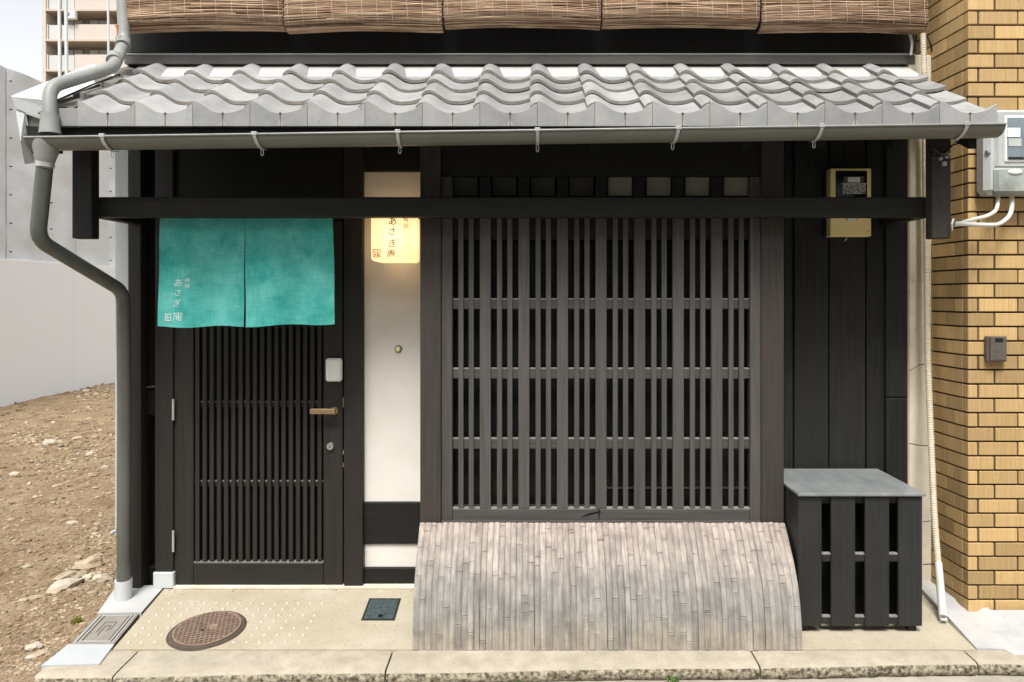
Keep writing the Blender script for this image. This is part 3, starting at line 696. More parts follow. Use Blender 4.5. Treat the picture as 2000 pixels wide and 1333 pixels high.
def tile_bm(L, slope, eave=False):
    bm = bmesh.new(); n = 18; us = [i / n * 1.02 for i in range(n + 1)]
    ring = []
    for u in us:
        z = prof(min(u, 1)); x = u * TW; th = TH
        ring.append([bm.verts.new((x, 0, z - th)), bm.verts.new((x, 0, z - .002)), bm.verts.new((x, .003, z)), bm.verts.new((x, L, z + slope * L)), bm.verts.new((x, L, z + slope * L - th))])
    for a, b in zip(ring, ring[1:]):
        for k in range(5):
            f = bm.faces.new((a[k], b[k], b[(k + 1) % 5], a[(k + 1) % 5]))
            if k == 0: f.material_index = 3
    f = bm.faces.new(ring[0]); f.material_index = 3; bm.faces.new(ring[-1][::-1])
    # left lip hangs a little so the edge reads as a step
    if eave:
        x0 = .13; m_ = 18
        def hp(u):
            if u <= 1: return prof(u) if u >= .13 else prof(.13)
            t_ = (u - 1) / .13; return AMP * (.32 + .42 * math.sin(t_ * math.pi / 2))
        fr = []
        for i in range(m_ + 1):
            u = x0 + i / m_ * .993
            z = hp(u) + .001; x = u * TW
            fr.append([bm.verts.new((x, -.014, -.054)), bm.verts.new((x, -.014, z - .003)), bm.verts.new((x, -.010, z)), bm.verts.new((x, .02, z)), bm.verts.new((x, .004, -.054))])
        for a, b in zip(fr, fr[1:]):
            for k in range(5): bm.faces.new((a[k], b[k], b[(k + 1) % 5], a[(k + 1) % 5]))
        bm.faces.new(fr[0]); bm.faces.new(fr[-1][::-1])
        # centre seam and its rust run
        xm = .64 * TW + .003
        for (w_, y_, z0, z1, mi) in ((.0016, -.0152, -.054, .0015, 1), (.0050, -.0156, -.008, -.001, 1), (.012, -.0146, -.0535, -.030, 2)):
            f = bm.faces.new([bm.verts.new((xm - w_, y_, z0)), bm.verts.new((xm + w_, y_, z0)), bm.verts.new((xm + w_ * (1 if mi == 1 else .3), y_, z1)), bm.verts.new((xm - w_ * (1 if mi == 1 else .3), y_, z1))]); f.material_index = mi
    return bm
def tile_mesh(name, bm):
    bmesh.ops.recalc_face_normals(bm, faces=bm.faces)
    me = bpy.data.meshes.new(name); bm.to_mesh(me); bm.free()
    for k in ('tile', 'tile_seam', 'tile_rust', 'tile_edge'): me.materials.append(M[k])
    for p in me.polygons: p.use_smooth = True
    me.set_sharp_from_angle(angle=R(35)); return me
rowsd = [(2.80, 2.155, True), (2.943, 2.2465, False), (3.091, 2.3415, False), (3.228, 2.4265, False)]
XO = -.0095
for r_, (ty, tz, ev) in enumerate(rowsd):
    nxt = rowsd[r_ + 1] if r_ < 3 else (3.37, 2.522, False)
    slope = (nxt[1] - TH - .003 - tz) / (nxt[0] - ty)
    me = tile_mesh('eave_tile' if ev else 'roof_tile', tile_bm(.20 if r_ < 3 else .19, slope, ev))
    for k in range(-8, 8):
        o = bpy.data.objects.new('eave_tile' if ev else 'roof_tile', me)
        j = 0 if ev else 1
        link(o, (XO + TW * k + j * random.uniform(-.002, .002), ty + j * random.uniform(-.003, .003), tz + random.uniform(-.001, .001) * j), roof)
        o.rotation_euler = (R(random.uniform(-.5, .5)) * j, 0, R(random.uniform(-.35, .35)) * j)
# half tiles closing the left verge
me = tile_mesh('verge_tile', tile_bm(.2, .45, False))
for r_, (ty, tz, ev) in enumerate(rowsd):
    o = bpy.data.objects.new('verge_tile', me); link(o, (XO + TW * -8.62, ty + .002, tz - .012), roof); o.scale = (.62, 1, .55)
    o.rotation_euler = (0, R(6), 0)
pbox('verge_face', 112, 156, 212, 247.5, 2.792, .02, 'tile', roof)
bm = bmesh.new()
for k in range(4):
    y0 = 2.84 + .145 * k; z0_ = 2.165 + .093 * k
    hexa(bm, [(-1.985, y0, z0_ - .02), (-1.858, y0, z0_ - .045), (-1.858, y0 + .17, z0_ + .03), (-1.985, y0 + .17, z0_ + .06), (-1.985, y0, z0_ + .045), (-1.858, y0, z0_ + .012), (-1.858, y0 + .17, z0_ + .085), (-1.985, y0 + .17, z0_ + .125)])
hexa(bm, [(-1.975, 2.84, 2.10), (-1.80, 2.84, 2.10), (-1.80, 3.42, 2.42), (-1.975, 3.42, 2.42), (-1.975, 2.84, 2.17), (-1.80, 2.84, 2.15), (-1.80, 3.42, 2.485), (-1.975, 3.42, 2.52)])
mesh_obj('verge_bed', bm, 'tile_edge', roof)
# lime mortar bedding under the ledge
bm = bmesh.new()
hexa(bm, [(-1.93, 3.262, 2.452), (1.84, 3.262, 2.452), (1.84, 3.43, 2.57), (-1.93, 3.43, 2.57), (-1.93, 3.262, 2.40), (1.84, 3.262, 2.40), (1.84, 3.43, 2.40), (-1.93, 3.43, 2.40)])
mesh_obj('mortar_bed', bm, 'mortar_white', roof)
# metal verge sheet on the left
def poly(name, pts, m, parent, thick=.003, d=Vector((0, 0, -1))):
    return prism(name, pts, thick, m, parent, down=d)
p1, p2, p3, p4 = P(22, 188, 2.83), P(112, 197, 2.84), P(251, 139, 3.36), P(176, 126, 3.42)
poly('verge_sheet', [p1, p2, p3, p4], 'white_sheet', roof)
q1, q2, q3, q4 = P(22, 188.6, 2.828), P(112, 218, 2.828), P(112, 240, 2.828), P(30, 212, 2.828)
poly('verge_drip', [q1, q2, q3, q4], 'sheet_side', roof, .003, Vector((0, 1, 0)))
poly('verge_board', [P(50, 223, 2.85), P(112, 244, 2.85), P(112, 252, 2.85), P(52, 247, 2.85)], 'gutter', roof, .01, Vector((0, 1, 0)))
poly('verge_flap', [P(30, 213, 2.835), P(48, 220, 2.835), P(55, 252, 2.84), P(68, 318, 2.86), P(48, 321, 2.86), P(40, 275, 2.80)], 'sheet_side', roof, .003, Vector((1, .3, 0)).normalized())
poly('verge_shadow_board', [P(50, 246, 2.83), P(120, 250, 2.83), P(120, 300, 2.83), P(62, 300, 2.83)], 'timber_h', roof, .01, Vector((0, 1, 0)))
tube('verge_edge', [P(112, 196, 2.785), P(180, 166, 3.05), P(251, 138.5, 3.355)], .004, 'rubber', roof, 6)

# ================================================================== GUTTER
GYC = 2.765; GR = .052; GD = .043
g0 = P(47, 268.5, GYC - GR); g1 = P(1965, 242, GYC - GR)
t = thing('rain_gutter', 'long grey half-round gutter hung along the eave of the tiled roof', 'gutter', (0, GYC, (g0.z + g1.z) / 2))
bm = bmesh.new(); nseg = 14; ring0 = []; ring1 = []
for (X, Z, R_) in ((g0.x, g0.z, 'a'), (g1.x, g1.z, 'b')):
    outer = [bm.verts.new((X, GYC - GR * math.cos(math.pi * k / nseg), Z - GD * math.sin(math.pi * k / nseg))) for k in range(nseg + 1)]
    inner = [bm.verts.new((X, GYC - (GR - .003) * math.cos(math.pi * k / nseg), Z - (GD - .003) * math.sin(math.pi * k / nseg))) for k in range(nseg + 1)]
    (ring0 if R_ == 'a' else ring1).extend([outer, inner])
for q in (0, 1):
    for k in range(nseg): bm.faces.new((ring0[q][k], ring0[q][k + 1], ring1[q][k + 1], ring1[q][k]))
for k in (0, nseg): bm.faces.new((ring0[0][k], ring0[1][k], ring1[1][k], ring1[0][k]))
mesh_obj('trough', bm, 'gutter', t, smooth=True)
def gzat(X): return g0.z + (g1.z - g0.z) * (X - g0.x) / (g1.x - g0.x)
tube('lip', [(g0.x, GYC - GR - .001, g0.z), (0, GYC - GR - .001, gzat(0)), (g1.x, GYC - GR - .001, g1.z)], .0042, 'pipe_old', t, 8)
for X, s in ((g0.x, 1), (g1.x, -1)):
    bm = bmesh.new(); Z = gzat(X)
    for xx in (X, X + .003 * s): pass
    a_ = [bm.verts.new((X, GYC - GR * math.cos(math.pi * k / nseg), Z - GD * math.sin(math.pi * k / nseg))) for k in range(nseg + 1)]
    b_ = [bm.verts.new((v.co.x + .004 * s, v.co.y, v.co.z)) for v in a_]
    bm.faces.new(a_); bm.faces.new(b_[::-1])
    for k in range(nseg): bm.faces.new((a_[k], a_[k + 1], b_[k + 1], b_[k]))
    mesh_obj('end_cap', bm, 'gutter', t)
for px in (200, 497, 777, 1050, 1325, 1605, 1888):
    X = (px - VX) * (GYC - GR) / F; Z = gzat(X)
    bm = bmesh.new(); lean = .014 if px < 700 else -.014 if px > 1200 else 0
    rr = GR + .004; pr = None
    for k in range(0, 9):
        a_ = math.pi * k / 10 * .8; xx = X + lean * k / 8
        c_ = [bm.verts.new((xx + sx, GYC - (rr + dr) * math.cos(a_), Z - (GD + .004 + dr) * math.sin(a_))) for sx, dr in ((-.0065, 0), (.0065, 0), (.0065, .003), (-.0065, .003))]
        if pr:
            for q in range(4): bm.faces.new((pr[q], pr[(q + 1) % 4], c_[(q + 1) % 4], c_[q]))
        else: bm.faces.new(c_)
        pr = c_
    bm.faces.new(pr[::-1])
    hang = mesh_obj('hanger', bm, 'steel', t)
    box('clip', X - .011, X + .011, GYC - GR - .009, GYC - GR + .006, Z - .006, Z + .009, 'steel', hang, .002)
    if px < 1800:
        hx = X + lean; hb = GYC - .01
        tube('hook', [(hx - .004, hb, Z - GD - .002), (hx - .005, hb, Z - GD - .028), (hx, hb, Z - GD - .034), (hx + .005, hb, Z - GD - .028), (hx + .004, hb, Z - GD - .006)], .0016, 'steel', hang, 6)

# ================================================================== DOWNPIPES
t = thing('upper_downpipe', 'weathered grey downpipe bending over the left end of the tiled roof', 'drainpipe', P(98, 262, 2.76))
path = [P(233, -140, 3.30), P(236, 68, 3.28), P(238, 84, 3.24), P(222, 128, 3.10), P(213, 134, 3.04), P(99, 171, 2.80), P(97, 262, 2.765)]
rp_ = rounded([P(233, -140, 3.30), P(243, 82, 3.27), P(221, 132, 3.06), P(97, 170, 2.79), P(97, 235, 2.765)], .05, 6)
tube('pipe', rp_, .0262, 'pipe_old', t, 18)
bm = bmesh.new(); tube_bm(bm, [P(97, 222, 2.765), P(97, 240, 2.765), P(98, 262, 2.765)], [.0305, .033, .039], 18, False); mesh_obj('flared_end', bm, 'pipe_old', t, smooth=True)
tube('collar', [P(224, 112, 3.13), P(222.5, 120, 3.10)], .032, 'pipe_old', t, 18)
tube('collar', [P(241, 78, 3.28), P(239, 92, 3.22)], .034, 'pipe_old', t, 18)
bm = bmesh.new(); tube_bm(bm, [P(229, 70, 3.20), P(229.5, 60, 3.20), P(228, 50, 3.20)], [.002, .003, .008], 8); mesh_obj('orange_tip', bm, 'orange', t, smooth=True)

t = thing('lower_downpipe', 'dark grey downpipe from the gutter down the left house corner into a white socket', 'drainpipe', G(241, 1172))
bm = bmesh.new(); tube_bm(bm, [P(90, 268, 2.755), P(91, 285, 2.76), P(88, 318, 2.77), P(87, 330, 2.77)], [.046, .050, .032, .029], 18, True); mesh_obj('funnel', bm, 'pipe_old', t, smooth=True)
tube('collar', [P(88, 317, 2.77), P(87.5, 327, 2.77)], .0335, 'steel', t, 18)
rp_ = rounded([P(87, 330, 2.77), P(73, 468, 2.79), P(241, 570, 3.23), P(243, 800, 3.23), P(241.5, 1136, 3.235)], .055, 6)
tube('pipe', rp_, .0295, 'pipe_dark', t, 20)
a = G(241, 1172)
bm = bmesh.new(); tube_bm(bm, [(a.x, a.y, a.z), (a.x, a.y, a.z + .05), (a.x, a.y, a.z + .096)], [.0345, .0365, .037], 24); mesh_obj('socket', bm, 'pvc', t, smooth=True)
bm = bmesh.new(); tube_bm(bm, [P(218, 1041, 3.24), P(229, 1036, 3.24)], .009, 10); mesh_obj('screw_head', bm, 'steel', t, smooth=True)

# ================================================================== NOREN
NY = 3.07
def ny(x, z):
    zt = P(0, 421, NY).z
    d = max(0, zt - z)
    return NY + (.013 * math.sin(x * 13 + 1.1) + .008 * math.sin(x * 31 + 2 * z)) * min(1, d * 3) - .008 * d + .003 * math.sin(z * 17 + x * 7)
t = thing('noren_curtain', 'short turquoise hemp shop curtain in two panels with white brush lettering over the door', 'noren', P(482, 421, NY))
tube('rod', [P(303, 420, NY + .006), P(480, 420, NY + .006), P(662, 420, NY + .006)], .008, 'timber_h', t, 10)
for (xa, xb, xc, xd, yb0, yb1) in ((313, 478, 310.5, 476, 639, 638), (478.5, 650, 480, 652.5, 638, 633)):
    bm = bmesh.new(); nx, nz = 44, 40; g_ = []
    for j in range(nz + 1):
        v = j / nz; row = []
        for i in range(nx + 1):
            u = i / nx
            px = (xa + (xb - xa) * u) * (1 - v) + (xc + (xd - xc) * u) * v
            py = 421 + (yb0 + (yb1 - yb0) * u - 421 + 1.8 * math.sin(u * 8 + xa)) * v
            p = P(px, py, NY); row.append(bm.verts.new((p.x, ny(p.x, p.z), p.z)))
        g_.append(row)
    for j in range(nz):
        for i in range(nx): bm.faces.new((g_[j][i], g_[j][i + 1], g_[j + 1][i + 1], g_[j + 1][i]))
    pan = mesh_obj('cloth_panel', bm, 'cloth', t, smooth=True)
    if xa < 400:
        bm = bmesh.new(); sc_ = NY / F
        for ch, px, py, hpx in (('あ', 351, 553, 17), ('さ', 351, 572, 14.5), ('ぎ', 350, 592, 15.5), ('庵', 352, 618, 18), ('格', 367, 548, 9.5), ('経', 367, 559, 9.5)):
            p = P(px, py, NY); merge(bm, text_bm(ch, hpx * sc_ * 1.0, .0001 if 12 < hpx < 18 else 0, p.x, p.z, .08))
        bmesh.ops.triangulate(bm, faces=bm.faces)
        for v in bm.verts: v.co.y = ny(v.co.x, v.co.z) - .0022
        mesh_obj('lettering', bm, 'dye_white', pan)
        bm = bmesh.new(); a_ = P(326, 613, NY); b_ = P(339, 627, NY)
        def bar(x0, x1, z0, z1):
            vs = [bm.verts.new((x, ny(x, z) - .0022, z)) for x, z in ((x0, z0), (x1, z0), (x1, z1), (x0, z1))]; bm.faces.new(vs)
        w_ = .0035
        bar(a_.x, b_.x, a_.z - w_, a_.z); bar(a_.x, b_.x, b_.z, b_.z + w_); bar(a_.x, a_.x + w_, b_.z, a_.z); bar(b_.x - w_, b_.x, b_.z, a_.z)
        mz = (a_.z + b_.z) / 2; mx_ = (a_.x + b_.x) / 2
        bar(a_.x, b_.x, mz - .0015, mz + .0015); bar(mx_ - .0015, mx_ + .0015, b_.z, a_.z); bar(a_.x + .008, a_.x + .011, b_.z + .006, a_.z - .006)
        mesh_obj('seal_mark', bm, 'dye_white', pan)

# ================================================================== LANTERN
LF = 3.16
a = P(724, 414, LF); b = P(805, 510, LF)
t = thing('shop_lantern', 'glowing cream box lantern with black brush lettering on the plaster panel', 'lantern', ((a.x + b.x) / 2, WALL, b.z))
bm = bmesh.new(); bbox(bm, a.x, b.x, LF, 3.375, b.z, a.z - .004, .010)
bm.faces.ensure_lookup_table()
kill = [f for f in bm.faces if f.normal.z > .9 or f.normal.y > .9]
bmesh.ops.delete(bm, geom=kill, context='FACES')
sh_ = mesh_obj('shade', bm, 'shade', t)
box('cap_corner', b.x - .012, b.x + .006, LF + .10, 3.38, a.z - .010, a.z + .008, 'timber_h', t, .002)
bm = bmesh.new(); s = bmesh.ops.create_uvsphere(bm, u_segments=16, v_segments=10, radius=.026)
bc = Vector(((a.x + b.x) / 2 + .01, LF + .085, (a.z + b.z) / 2 + .0))
for v in bm.verts: v.co = v.co + bc
mesh_obj('bulb', bm, 'bulb', t, smooth=True)
fy = LF - .0012
def letters(items, m, nm):
    bm = bmesh.new(); s_ = fy / F
    for ch, px, py, hpx, sl, off in items:
        p = P(px, py, fy); merge(bm, text_bm(ch, hpx * s_, off, p.x, p.z, sl))
    for v in bm.verts: v.co.y = fy
    return mesh_obj(nm, bm, m, t)
letters([('あ', 767, 432, 18, .12, .0004), ('さ', 766, 452, 17, .12, .0003), ('ぎ', 767, 475, 18, .12, .0003), ('庵', 764, 496, 17, .12, .0002)], 'ink', 'lettering')
letters([('格', 792.5, 429, 10.5, .1, 0), ('経', 793, 441.5, 10.5, .1, 0)], 'ink_faint', 'small_lettering')
bm = bmesh.new(); a_ = P(728, 487, fy); b_ = P(743, 503, fy)
def bar2(x0, x1, z0, z1): bm.faces.new([bm.verts.new((x, fy, z)) for x, z in ((x0, z0), (x1, z0), (x1, z1), (x0, z1))])
W_ = b_.x - a_.x; Hh = a_.z - b_.z
for (u0, u1, v0, v1) in ((0, 1, 0, .1), (0, 1, .9, 1), (0, .1, .1, .9), (.9, 1, .1, .9), (.2, .42, .2, .45), (.55, .8, .15, .5), (.2, .5, .55, .62), (.2, .3, .62, .85), (.45, .8, .6, .68), (.6, .7, .68, .85)):
    bar2(a_.x + W_ * u0, a_.x + W_ * u1, b_.z + Hh * v0, b_.z + Hh * v1)
mesh_obj('seal_mark', bm, 'seal_red', t)

# ================================================================== ELECTRICITY METER on the dark boards
EY = 3.32
a = P(1622, 329, EY); b = P(1702, 462, EY)
t = thing('electricity_meter', 'cream electricity meter with a dark window high on the black board wall behind the beam', 'electricity meter', ((a.x + b.x) / 2, WALL, b.z))
pbox('backing_board', 1608, 1700, 330, 464, 3.372, .02, 'board', t)
box('case', a.x, b.x, EY, 3.37, b.z, a.z, 'cream_plastic', t, .004)
pbox('window', 1632.5, 1694, 334, 400, EY - .003, .004, 'meter_glass', t, .002)
pbox('register', 1656, 1680, 346.5, 356.5, EY - .0055, .003, 'paper', t, .0008)
pbox('works', 1646, 1691, 360, 379, EY - .0055, .003, 'meter_guts', t, .001)
pbox('scale_bar', 1644, 1693, 358, 360, EY - .007, .004, 'steel', t, 0)
pbox('works', 1648, 1688, 345, 358, EY - .0045, .0015, 'iron_dark', t, 0)
pbox('name_plate', 1656, 1671, 425.5, 432.5, EY - .002, .003, 'paper', t, .001)
for px in (1653.5, 1674): q = P(px, 429, EY); disc('rivet', (q.x, EY, q.z), .003, .002, 'iron_dark', t, 'y', 10)
q = P(1695, 452.5, EY); disc('mark', (q.x, EY, q.z), .004, .0008, 'tile_rust', t, 'y', 12)
tube('seal_wire', [P(1655, 462, 3.34), P(1653, 467, 3.335), P(1650, 471, 3.33)], .003, 'steel', t, 6)

# ================================================================== BAMBOO SCREEN
ctrl = [(3.085, 442), (3.045, 462), (3.0, 490), (2.955, 518), (2.91, 553), (2.878, 588), (2.855, 622), (2.838, 657), (2.829, 690)]
prof_pts = [(y, H - v * y / F) for y, v in ctrl]
t = thing('bamboo_screen', 'curved screen of weathered grey-pink bamboo strips leaning below the lattice window', 'bamboo screen', (.31, 2.96, gz(2.96)))
nsl = 64
for i in range(nsl):
    u0 = i / nsl; u1 = (i + 1) / nsl; bm = bmesh.new()
    dzt = random.uniform(-.0015, .002); dzb = random.uniform(-.004, .002)
    jit = random.uniform(-.0008, .0008); prev = None
    nodes = sorted([random.uniform(.03, .97) for _ in range(random.choice((1, 2, 2, 3)))])
    # dense parameter list, with extra stations at the nodes
    ts = sorted(set([k / 15 for k in range(16)] + [q for nd in nodes for q in (nd - .012, nd - .005, nd, nd + .006, nd + .013) if 0 < q < 1]))
    wl, wr = random.uniform(-.0012, .0012), random.uniform(-.0012, .0012)
    for s_ in ts:
        f_ = s_ * (len(prof_pts) - 1); k = min(int(f_), len(prof_pts) - 2); fr = f_ - k
        y = prof_pts[k][0] * (1 - fr) + prof_pts[k + 1][0] * fr; z = prof_pts[k][1] * (1 - fr) + prof_pts[k + 1][1] * fr
        ty = prof_pts[k + 1][0] - prof_pts[k][0]; tz = prof_pts[k + 1][1] - prof_pts[k][1]
        L_ = math.hypot(ty, tz); nyv, nzv = tz / L_, -ty / L_      # outward (towards -y, up)
        XL = -.5027 + (-.4905 + .5027) * s_; XR = 1.1266 + (1.1047 - 1.1266) * s_
        xa = XL + (XR - XL) * u0 + .0005 + wl * s_; xb = XL + (XR - XL) * u1 - .0005 + wr * s_
        z += dzt * (1 - s_) + (dzb if s_ == 1 else 0); hgt = .0042; extra = jit
        col_ = 0
        for nd in nodes:
            d = abs(s_ - nd)
            if d < .004: extra -= .0020
            elif d < .008: extra += .0012
        row = []
        for q in range(7):
            a_ = q / 6; bulge = math.sin(a_ * math.pi) ** .7 * hgt
            o_ = bulge + extra
            row.append(bm.verts.new((xa + (xb - xa) * a_, y + nyv * o_, z + nzv * o_)))
        row.append(bm.verts.new((xb, y - nyv * .006, z - nzv * .006))); row.append(bm.verts.new((xa, y - nyv * .006, z - nzv * .006)))
        if prev:
            for q in range(9):
                bm.faces.new((prev[q], prev[(q + 1) % 9], row[(q + 1) % 9], row[q]))
        else: bm.faces.new(row)
        prev = row
    bm.faces.new(prev[::-1])
    mesh_obj('bamboo_strip', bm, 'bamboo', t, smooth=True)
for s_ in (3, 6):
    y, z = prof_pts[s_]; box('cross_batten', -.49, 1.10, y + .012, y + .03, z - .02, z + .01, 'timber_h', t)

# ================================================================== STORAGE BOX
FY = 2.95
xl, xr = P(1559, 0, FY).x, P(1806, 0, FY).x
zl = P(0, 965, FY).z
t = thing('slatted_store_box', 'black slatted wooden store box with a flat grey lid beside the bamboo screen', 'storage box', ((xl + xr) / 2, 3.15, gz(3.15)))
prism('lid', [(xl - .004, FY - .012, zl + .004), (xr, FY - .012, zl + .004), (xr, 3.352, zl + .008), (xl - .004, 3.352, zl + .008)], .012, 'box_lid', t, .002)
for (x0, x1) in ((1559, 1605), (1623.5, 1670.5), (1690, 1737), (1755, 1801.5)):
    pbox('front_board', x0, x1, 970, 1223.5, FY + .002, .014, 'box_v', t, .002)
pbox('top_rail', 1560, 1801, 969, 984, FY + .018, .02, 'box_v', t)
for (y0, y1) in ((1082, 1098), (1204.5, 1220)):
    pbox('cross_rail', 1605.5, 1755, y0, y1, FY + .009, .02, 'box_v', t)
    pbox('rail_lip', 1605.5, 1755, y0 - .6, y0 + 1.8, FY + .0085, .02, 'dusty', t, 0)
pbox('lining', 1562, 1800, 984, 1220, FY + .12, .01, 'dark', t)
zb = P(0, 1223, FY).z
for k in range(4):
    y0 = FY + .018 + k * .094
    box('side_board', xl + .001, xl + .015, y0, y0 + .075, zb, zl - .012, 'box_v', t, .002)
    box('side_board', P(1801.5, 0, FY).x - .014, P(1801.5, 0, FY).x, y0, y0 + .075, zb, zl - .012, 'box_v', t, .002)
for z_ in (zb + .03, zb + .28):
    box('side_rail', xl + .016, xl + .03, FY + .02, 3.34, z_, z_ + .035, 'box_v', t, .002)
for X in (xl + .018, P(1779, 0, FY).x):
    for Y in (FY + .02, 3.30):
        box('foot', X, X + .035, Y, Y + .035, gz(Y), zb + .03, 'box_v', t, .002)

# ================================================================== CONCRETE COLUMN + CONDUIT + WIRES
t0 = thing('concrete_wall_end', 'narrow stained concrete wall end between the black boards and the brick building', 'wall', (1.9, 3.36, 0))
a = P(1774.5, 107, 3.375); b = P(1834, 1135, 3.375)
bm = bmesh.new(); bbox(bm, a.x, b.x + .02, 3.375, 3.60, -.03, a.z, .006); mesh_obj('wall', bm, 'concrete_col', t0)
def crack(pts, w_=.0022):
    bm = bmesh.new()
    ps = [P(*p, 3.3742) for p in pts]
    for p, q in zip(ps, ps[1:]):
        bm.faces.new([bm.verts.new(p + Vector((0, 0, w_))), bm.verts.new(q + Vector((0, 0, w_))), bm.verts.new(q - Vector((0, 0, w_))), bm.verts.new(p - Vector((0, 0, w_)))])
    mesh_obj('crack', bm, 'joint', t0)
crack([(1776, 725), (1786, 719), (1796, 713), (1810, 711)], .0016)
crack([(1776, 866), (1790, 869), (1806, 871), (1822, 870)], .0016)
crack([(1803, 1019), (1814, 1018), (1826, 1018)], .0014); crack([(1803, 1103), (1815, 1102), (1828, 1105)], .0022)
# gap filler strip against the brick
pbox('gap_strip', 1830, 1838, 460, 1128, 3.365, .02, 'slab', t0)

def corrugated(name, pts, r, m, parent, pitch=.0075):
    pts = [Vector(p) for p in pts]; out = []; rad = []
    acc = 0
    for p, q in zip(pts, pts[1:]):
        L_ = (q - p).length; n = max(1, int(L_ / (pitch / 2)))
        for k in range(n):
            out.append(p.lerp(q, k / n)); rad.append(r if len(out) % 2 else r * .84)
    out.append(pts[-1]); rad.append(r)
    return tube(name, out, rad, m, parent, 10)
t = thing('conduit_hose', 'beige corrugated conduit hose running down beside the brick corner to the pavement', 'conduit', G(1841, 1207, .02))
corrugated('upper_hose', rounded([P(1803, 66, 3.29), P(1805, 140, 3.29), P(1807, 240, 3.30)], .05), .0135, 'conduit', t)
corrugated('hose', rounded([P(1806, 240, 3.32), P(1809, 470, 3.32), P(1812, 700, 3.30), P(1816, 800, 3.28), P(1824, 1000, 3.20), P(1832, 1100, 3.14)], .1), .0150, 'conduit', t)
tube('smooth_tail', rounded([P(1832, 1098, 3.14), P(1837, 1150, 3.10), P(1841, 1200, 3.055), P(1842, 1206, 3.04)], .02), .0165, 'cable', t, 14)
q = P(1842, 1207, 3.037); 
bm = bmesh.new(); tube_bm(bm, [q, q + Vector((0, -.004, -.010))], [.0165, .0165], 14, False); mesh_obj('open_end', bm, 'cable', t, smooth=True)
disc('bore', q + Vector((0, -.004, -.004)), .0095, .002, 'dark', t, 'y', 12)
t = thing('wall_cable', 'thin white cable looping out of the wall above the right end of the roof', 'cable', P(1780, 105, 3.36))
tube('cable', rounded([P(1777, 66, 3.36), P(1782, 84, 3.34), P(1779, 108, 3.35)], .03), .006, 'cable', t, 8)
tube('cable', rounded([P(1809, 68, 3.37), P(1817, 84, 3.36), P(1822, 108, 3.37)], .03), .004, 'black_plastic', t, 8)

# cluster of dark cable and clamps on the right hanger
t = thing('cable_clamp', 'tangle of black cable and bright clamps on top of the right hanging post', 'cable clamp', P(1835, 330, 2.93))
tube('coil', rounded([P(1816, 297, 2.93), P(1822, 309, 2.92), P(1834, 306, 2.92), P(1848, 297, 2.92), P(1857, 286, 2.93)], .03), .006, 'black_plastic', t, 8)
tube('coil', rounded([P(1824, 290, 2.92), P(1836, 300, 2.91), P(1852, 303, 2.92), P(1856, 314, 2.93)], .03), .005, 'black_plastic', t, 8)
for (x, y, s) in ((1851, 304, 5), (1845, 320, 4), (1838, 310, 3)):
    c = P(x, y, 2.925); box('clamp', c.x - .002 * s, c.x + .002 * s, 2.92, 2.935, c.z - .0022 * s, c.z + .0022 * s, 'steel', t, .002)
for (x, y) in ((1862, 272), (1871, 271)): c = P(x, y, 2.9); box('clamp', c.x - .006, c.x + .006, 2.9, 2.912, c.z - .008, c.z + .008, 'cable', t, .002)

# ================================================================== BRICK BUILDING
BF = 3.11; SB = F / BF
bb = thing('brick_building', 'neighbouring building clad in buff scratched bricks with dark joints', 'building', (2.2, BF, 0))
cx = P(1891, 0, BF).x; z0 = P(0, 1200, BF).z; pit = 28.07 / SB; gap = .0082
ang = .0555
def side_pt(d): return Vector((cx - ang * d, BF + d, 0))     # point d metres along the side face
# backing
bm = bmesh.new(); i_ = .010
pA = Vector((cx + i_, BF + i_, 0)); pB = side_pt(4.0) + Vector((i_, 0, 0))
zt_, zb_ = 5.0, -.14
hexa(bm, [(pA.x, pA.y, zb_), (4.2, pA.y, zb_), (4.2, pB.y, zb_), (pB.x, pB.y, zb_), (pA.x, pA.y, zt_), (4.2, pA.y, zt_), (4.2, pB.y, zt_), (pB.x, pB.y, zt_)])
mesh_obj('wall', bm, 'joint', bb)
protos = {}
def front_brick(px0, px1, row):
    w_ = (px1 - px0) / SB - gap * .5; key = (round(px1 - px0), 'f')
    x0 = cx + (px0 - 1891) / SB + (gap * .25 if px0 > 1891 else 0); zc = z0 + row * pit + pit / 2
    if key not in protos:
        bm = bmesh.new(); bbox(bm, 0, w_, 0, .040, -(pit - gap) / 2, (pit - gap) / 2, .0018)
        bmesh.ops.recalc_face_normals(bm, faces=bm.faces)
        me = bpy.data.meshes.new('brick'); bm.to_mesh(me); bm.free(); me.materials.append(M['brick']); protos[key] = me
    o = bpy.data.objects.new('brick', protos[key]); link(o, (x0, BF + random.uniform(-.001, .0012), zc), bb)
def side_brick(d0, d1, row):
    key = (round(d1 - d0, 3), 's')
    if key not in protos:
        bm = bmesh.new(); L_ = d1 - d0 - gap * .4; hh = (pit - gap) / 2
        pts = []
        for z in (-hh, hh): pts += [(0, 0, z), (.02, 0, z), (.02 - ang * L_, L_, z), (-ang * L_, L_, z)]
        hexa(bm, pts); bmesh.ops.recalc_face_normals(bm, faces=bm.faces)
        me = bpy.data.meshes.new('brick'); bm.to_mesh(me); bm.free(); me.materials.append(M['brick']); protos[key] = me
    p = side_pt(d0); link(bpy.data.objects.new('brick', protos[key]), (p.x + random.uniform(-.0008, .0008), p.y, z0 + row * pit + pit / 2), bb)
for r_ in range(0, 46):
    if r_ % 2 == 0: fr = ((1891, 1943), (1944, 2020), (2021, 2097)); sd = ((.0405, .15), (.15, .38))
    else: fr = ((1891, 1911), (1912, 1988), (1989, 2065)); sd = ((.0405, .095), (.095, .26), (.26, .42))
    for a_, b_ in fr: front_brick(a_, b_, r_)
    for a_, b_ in sd: side_brick(a_, b_, r_)

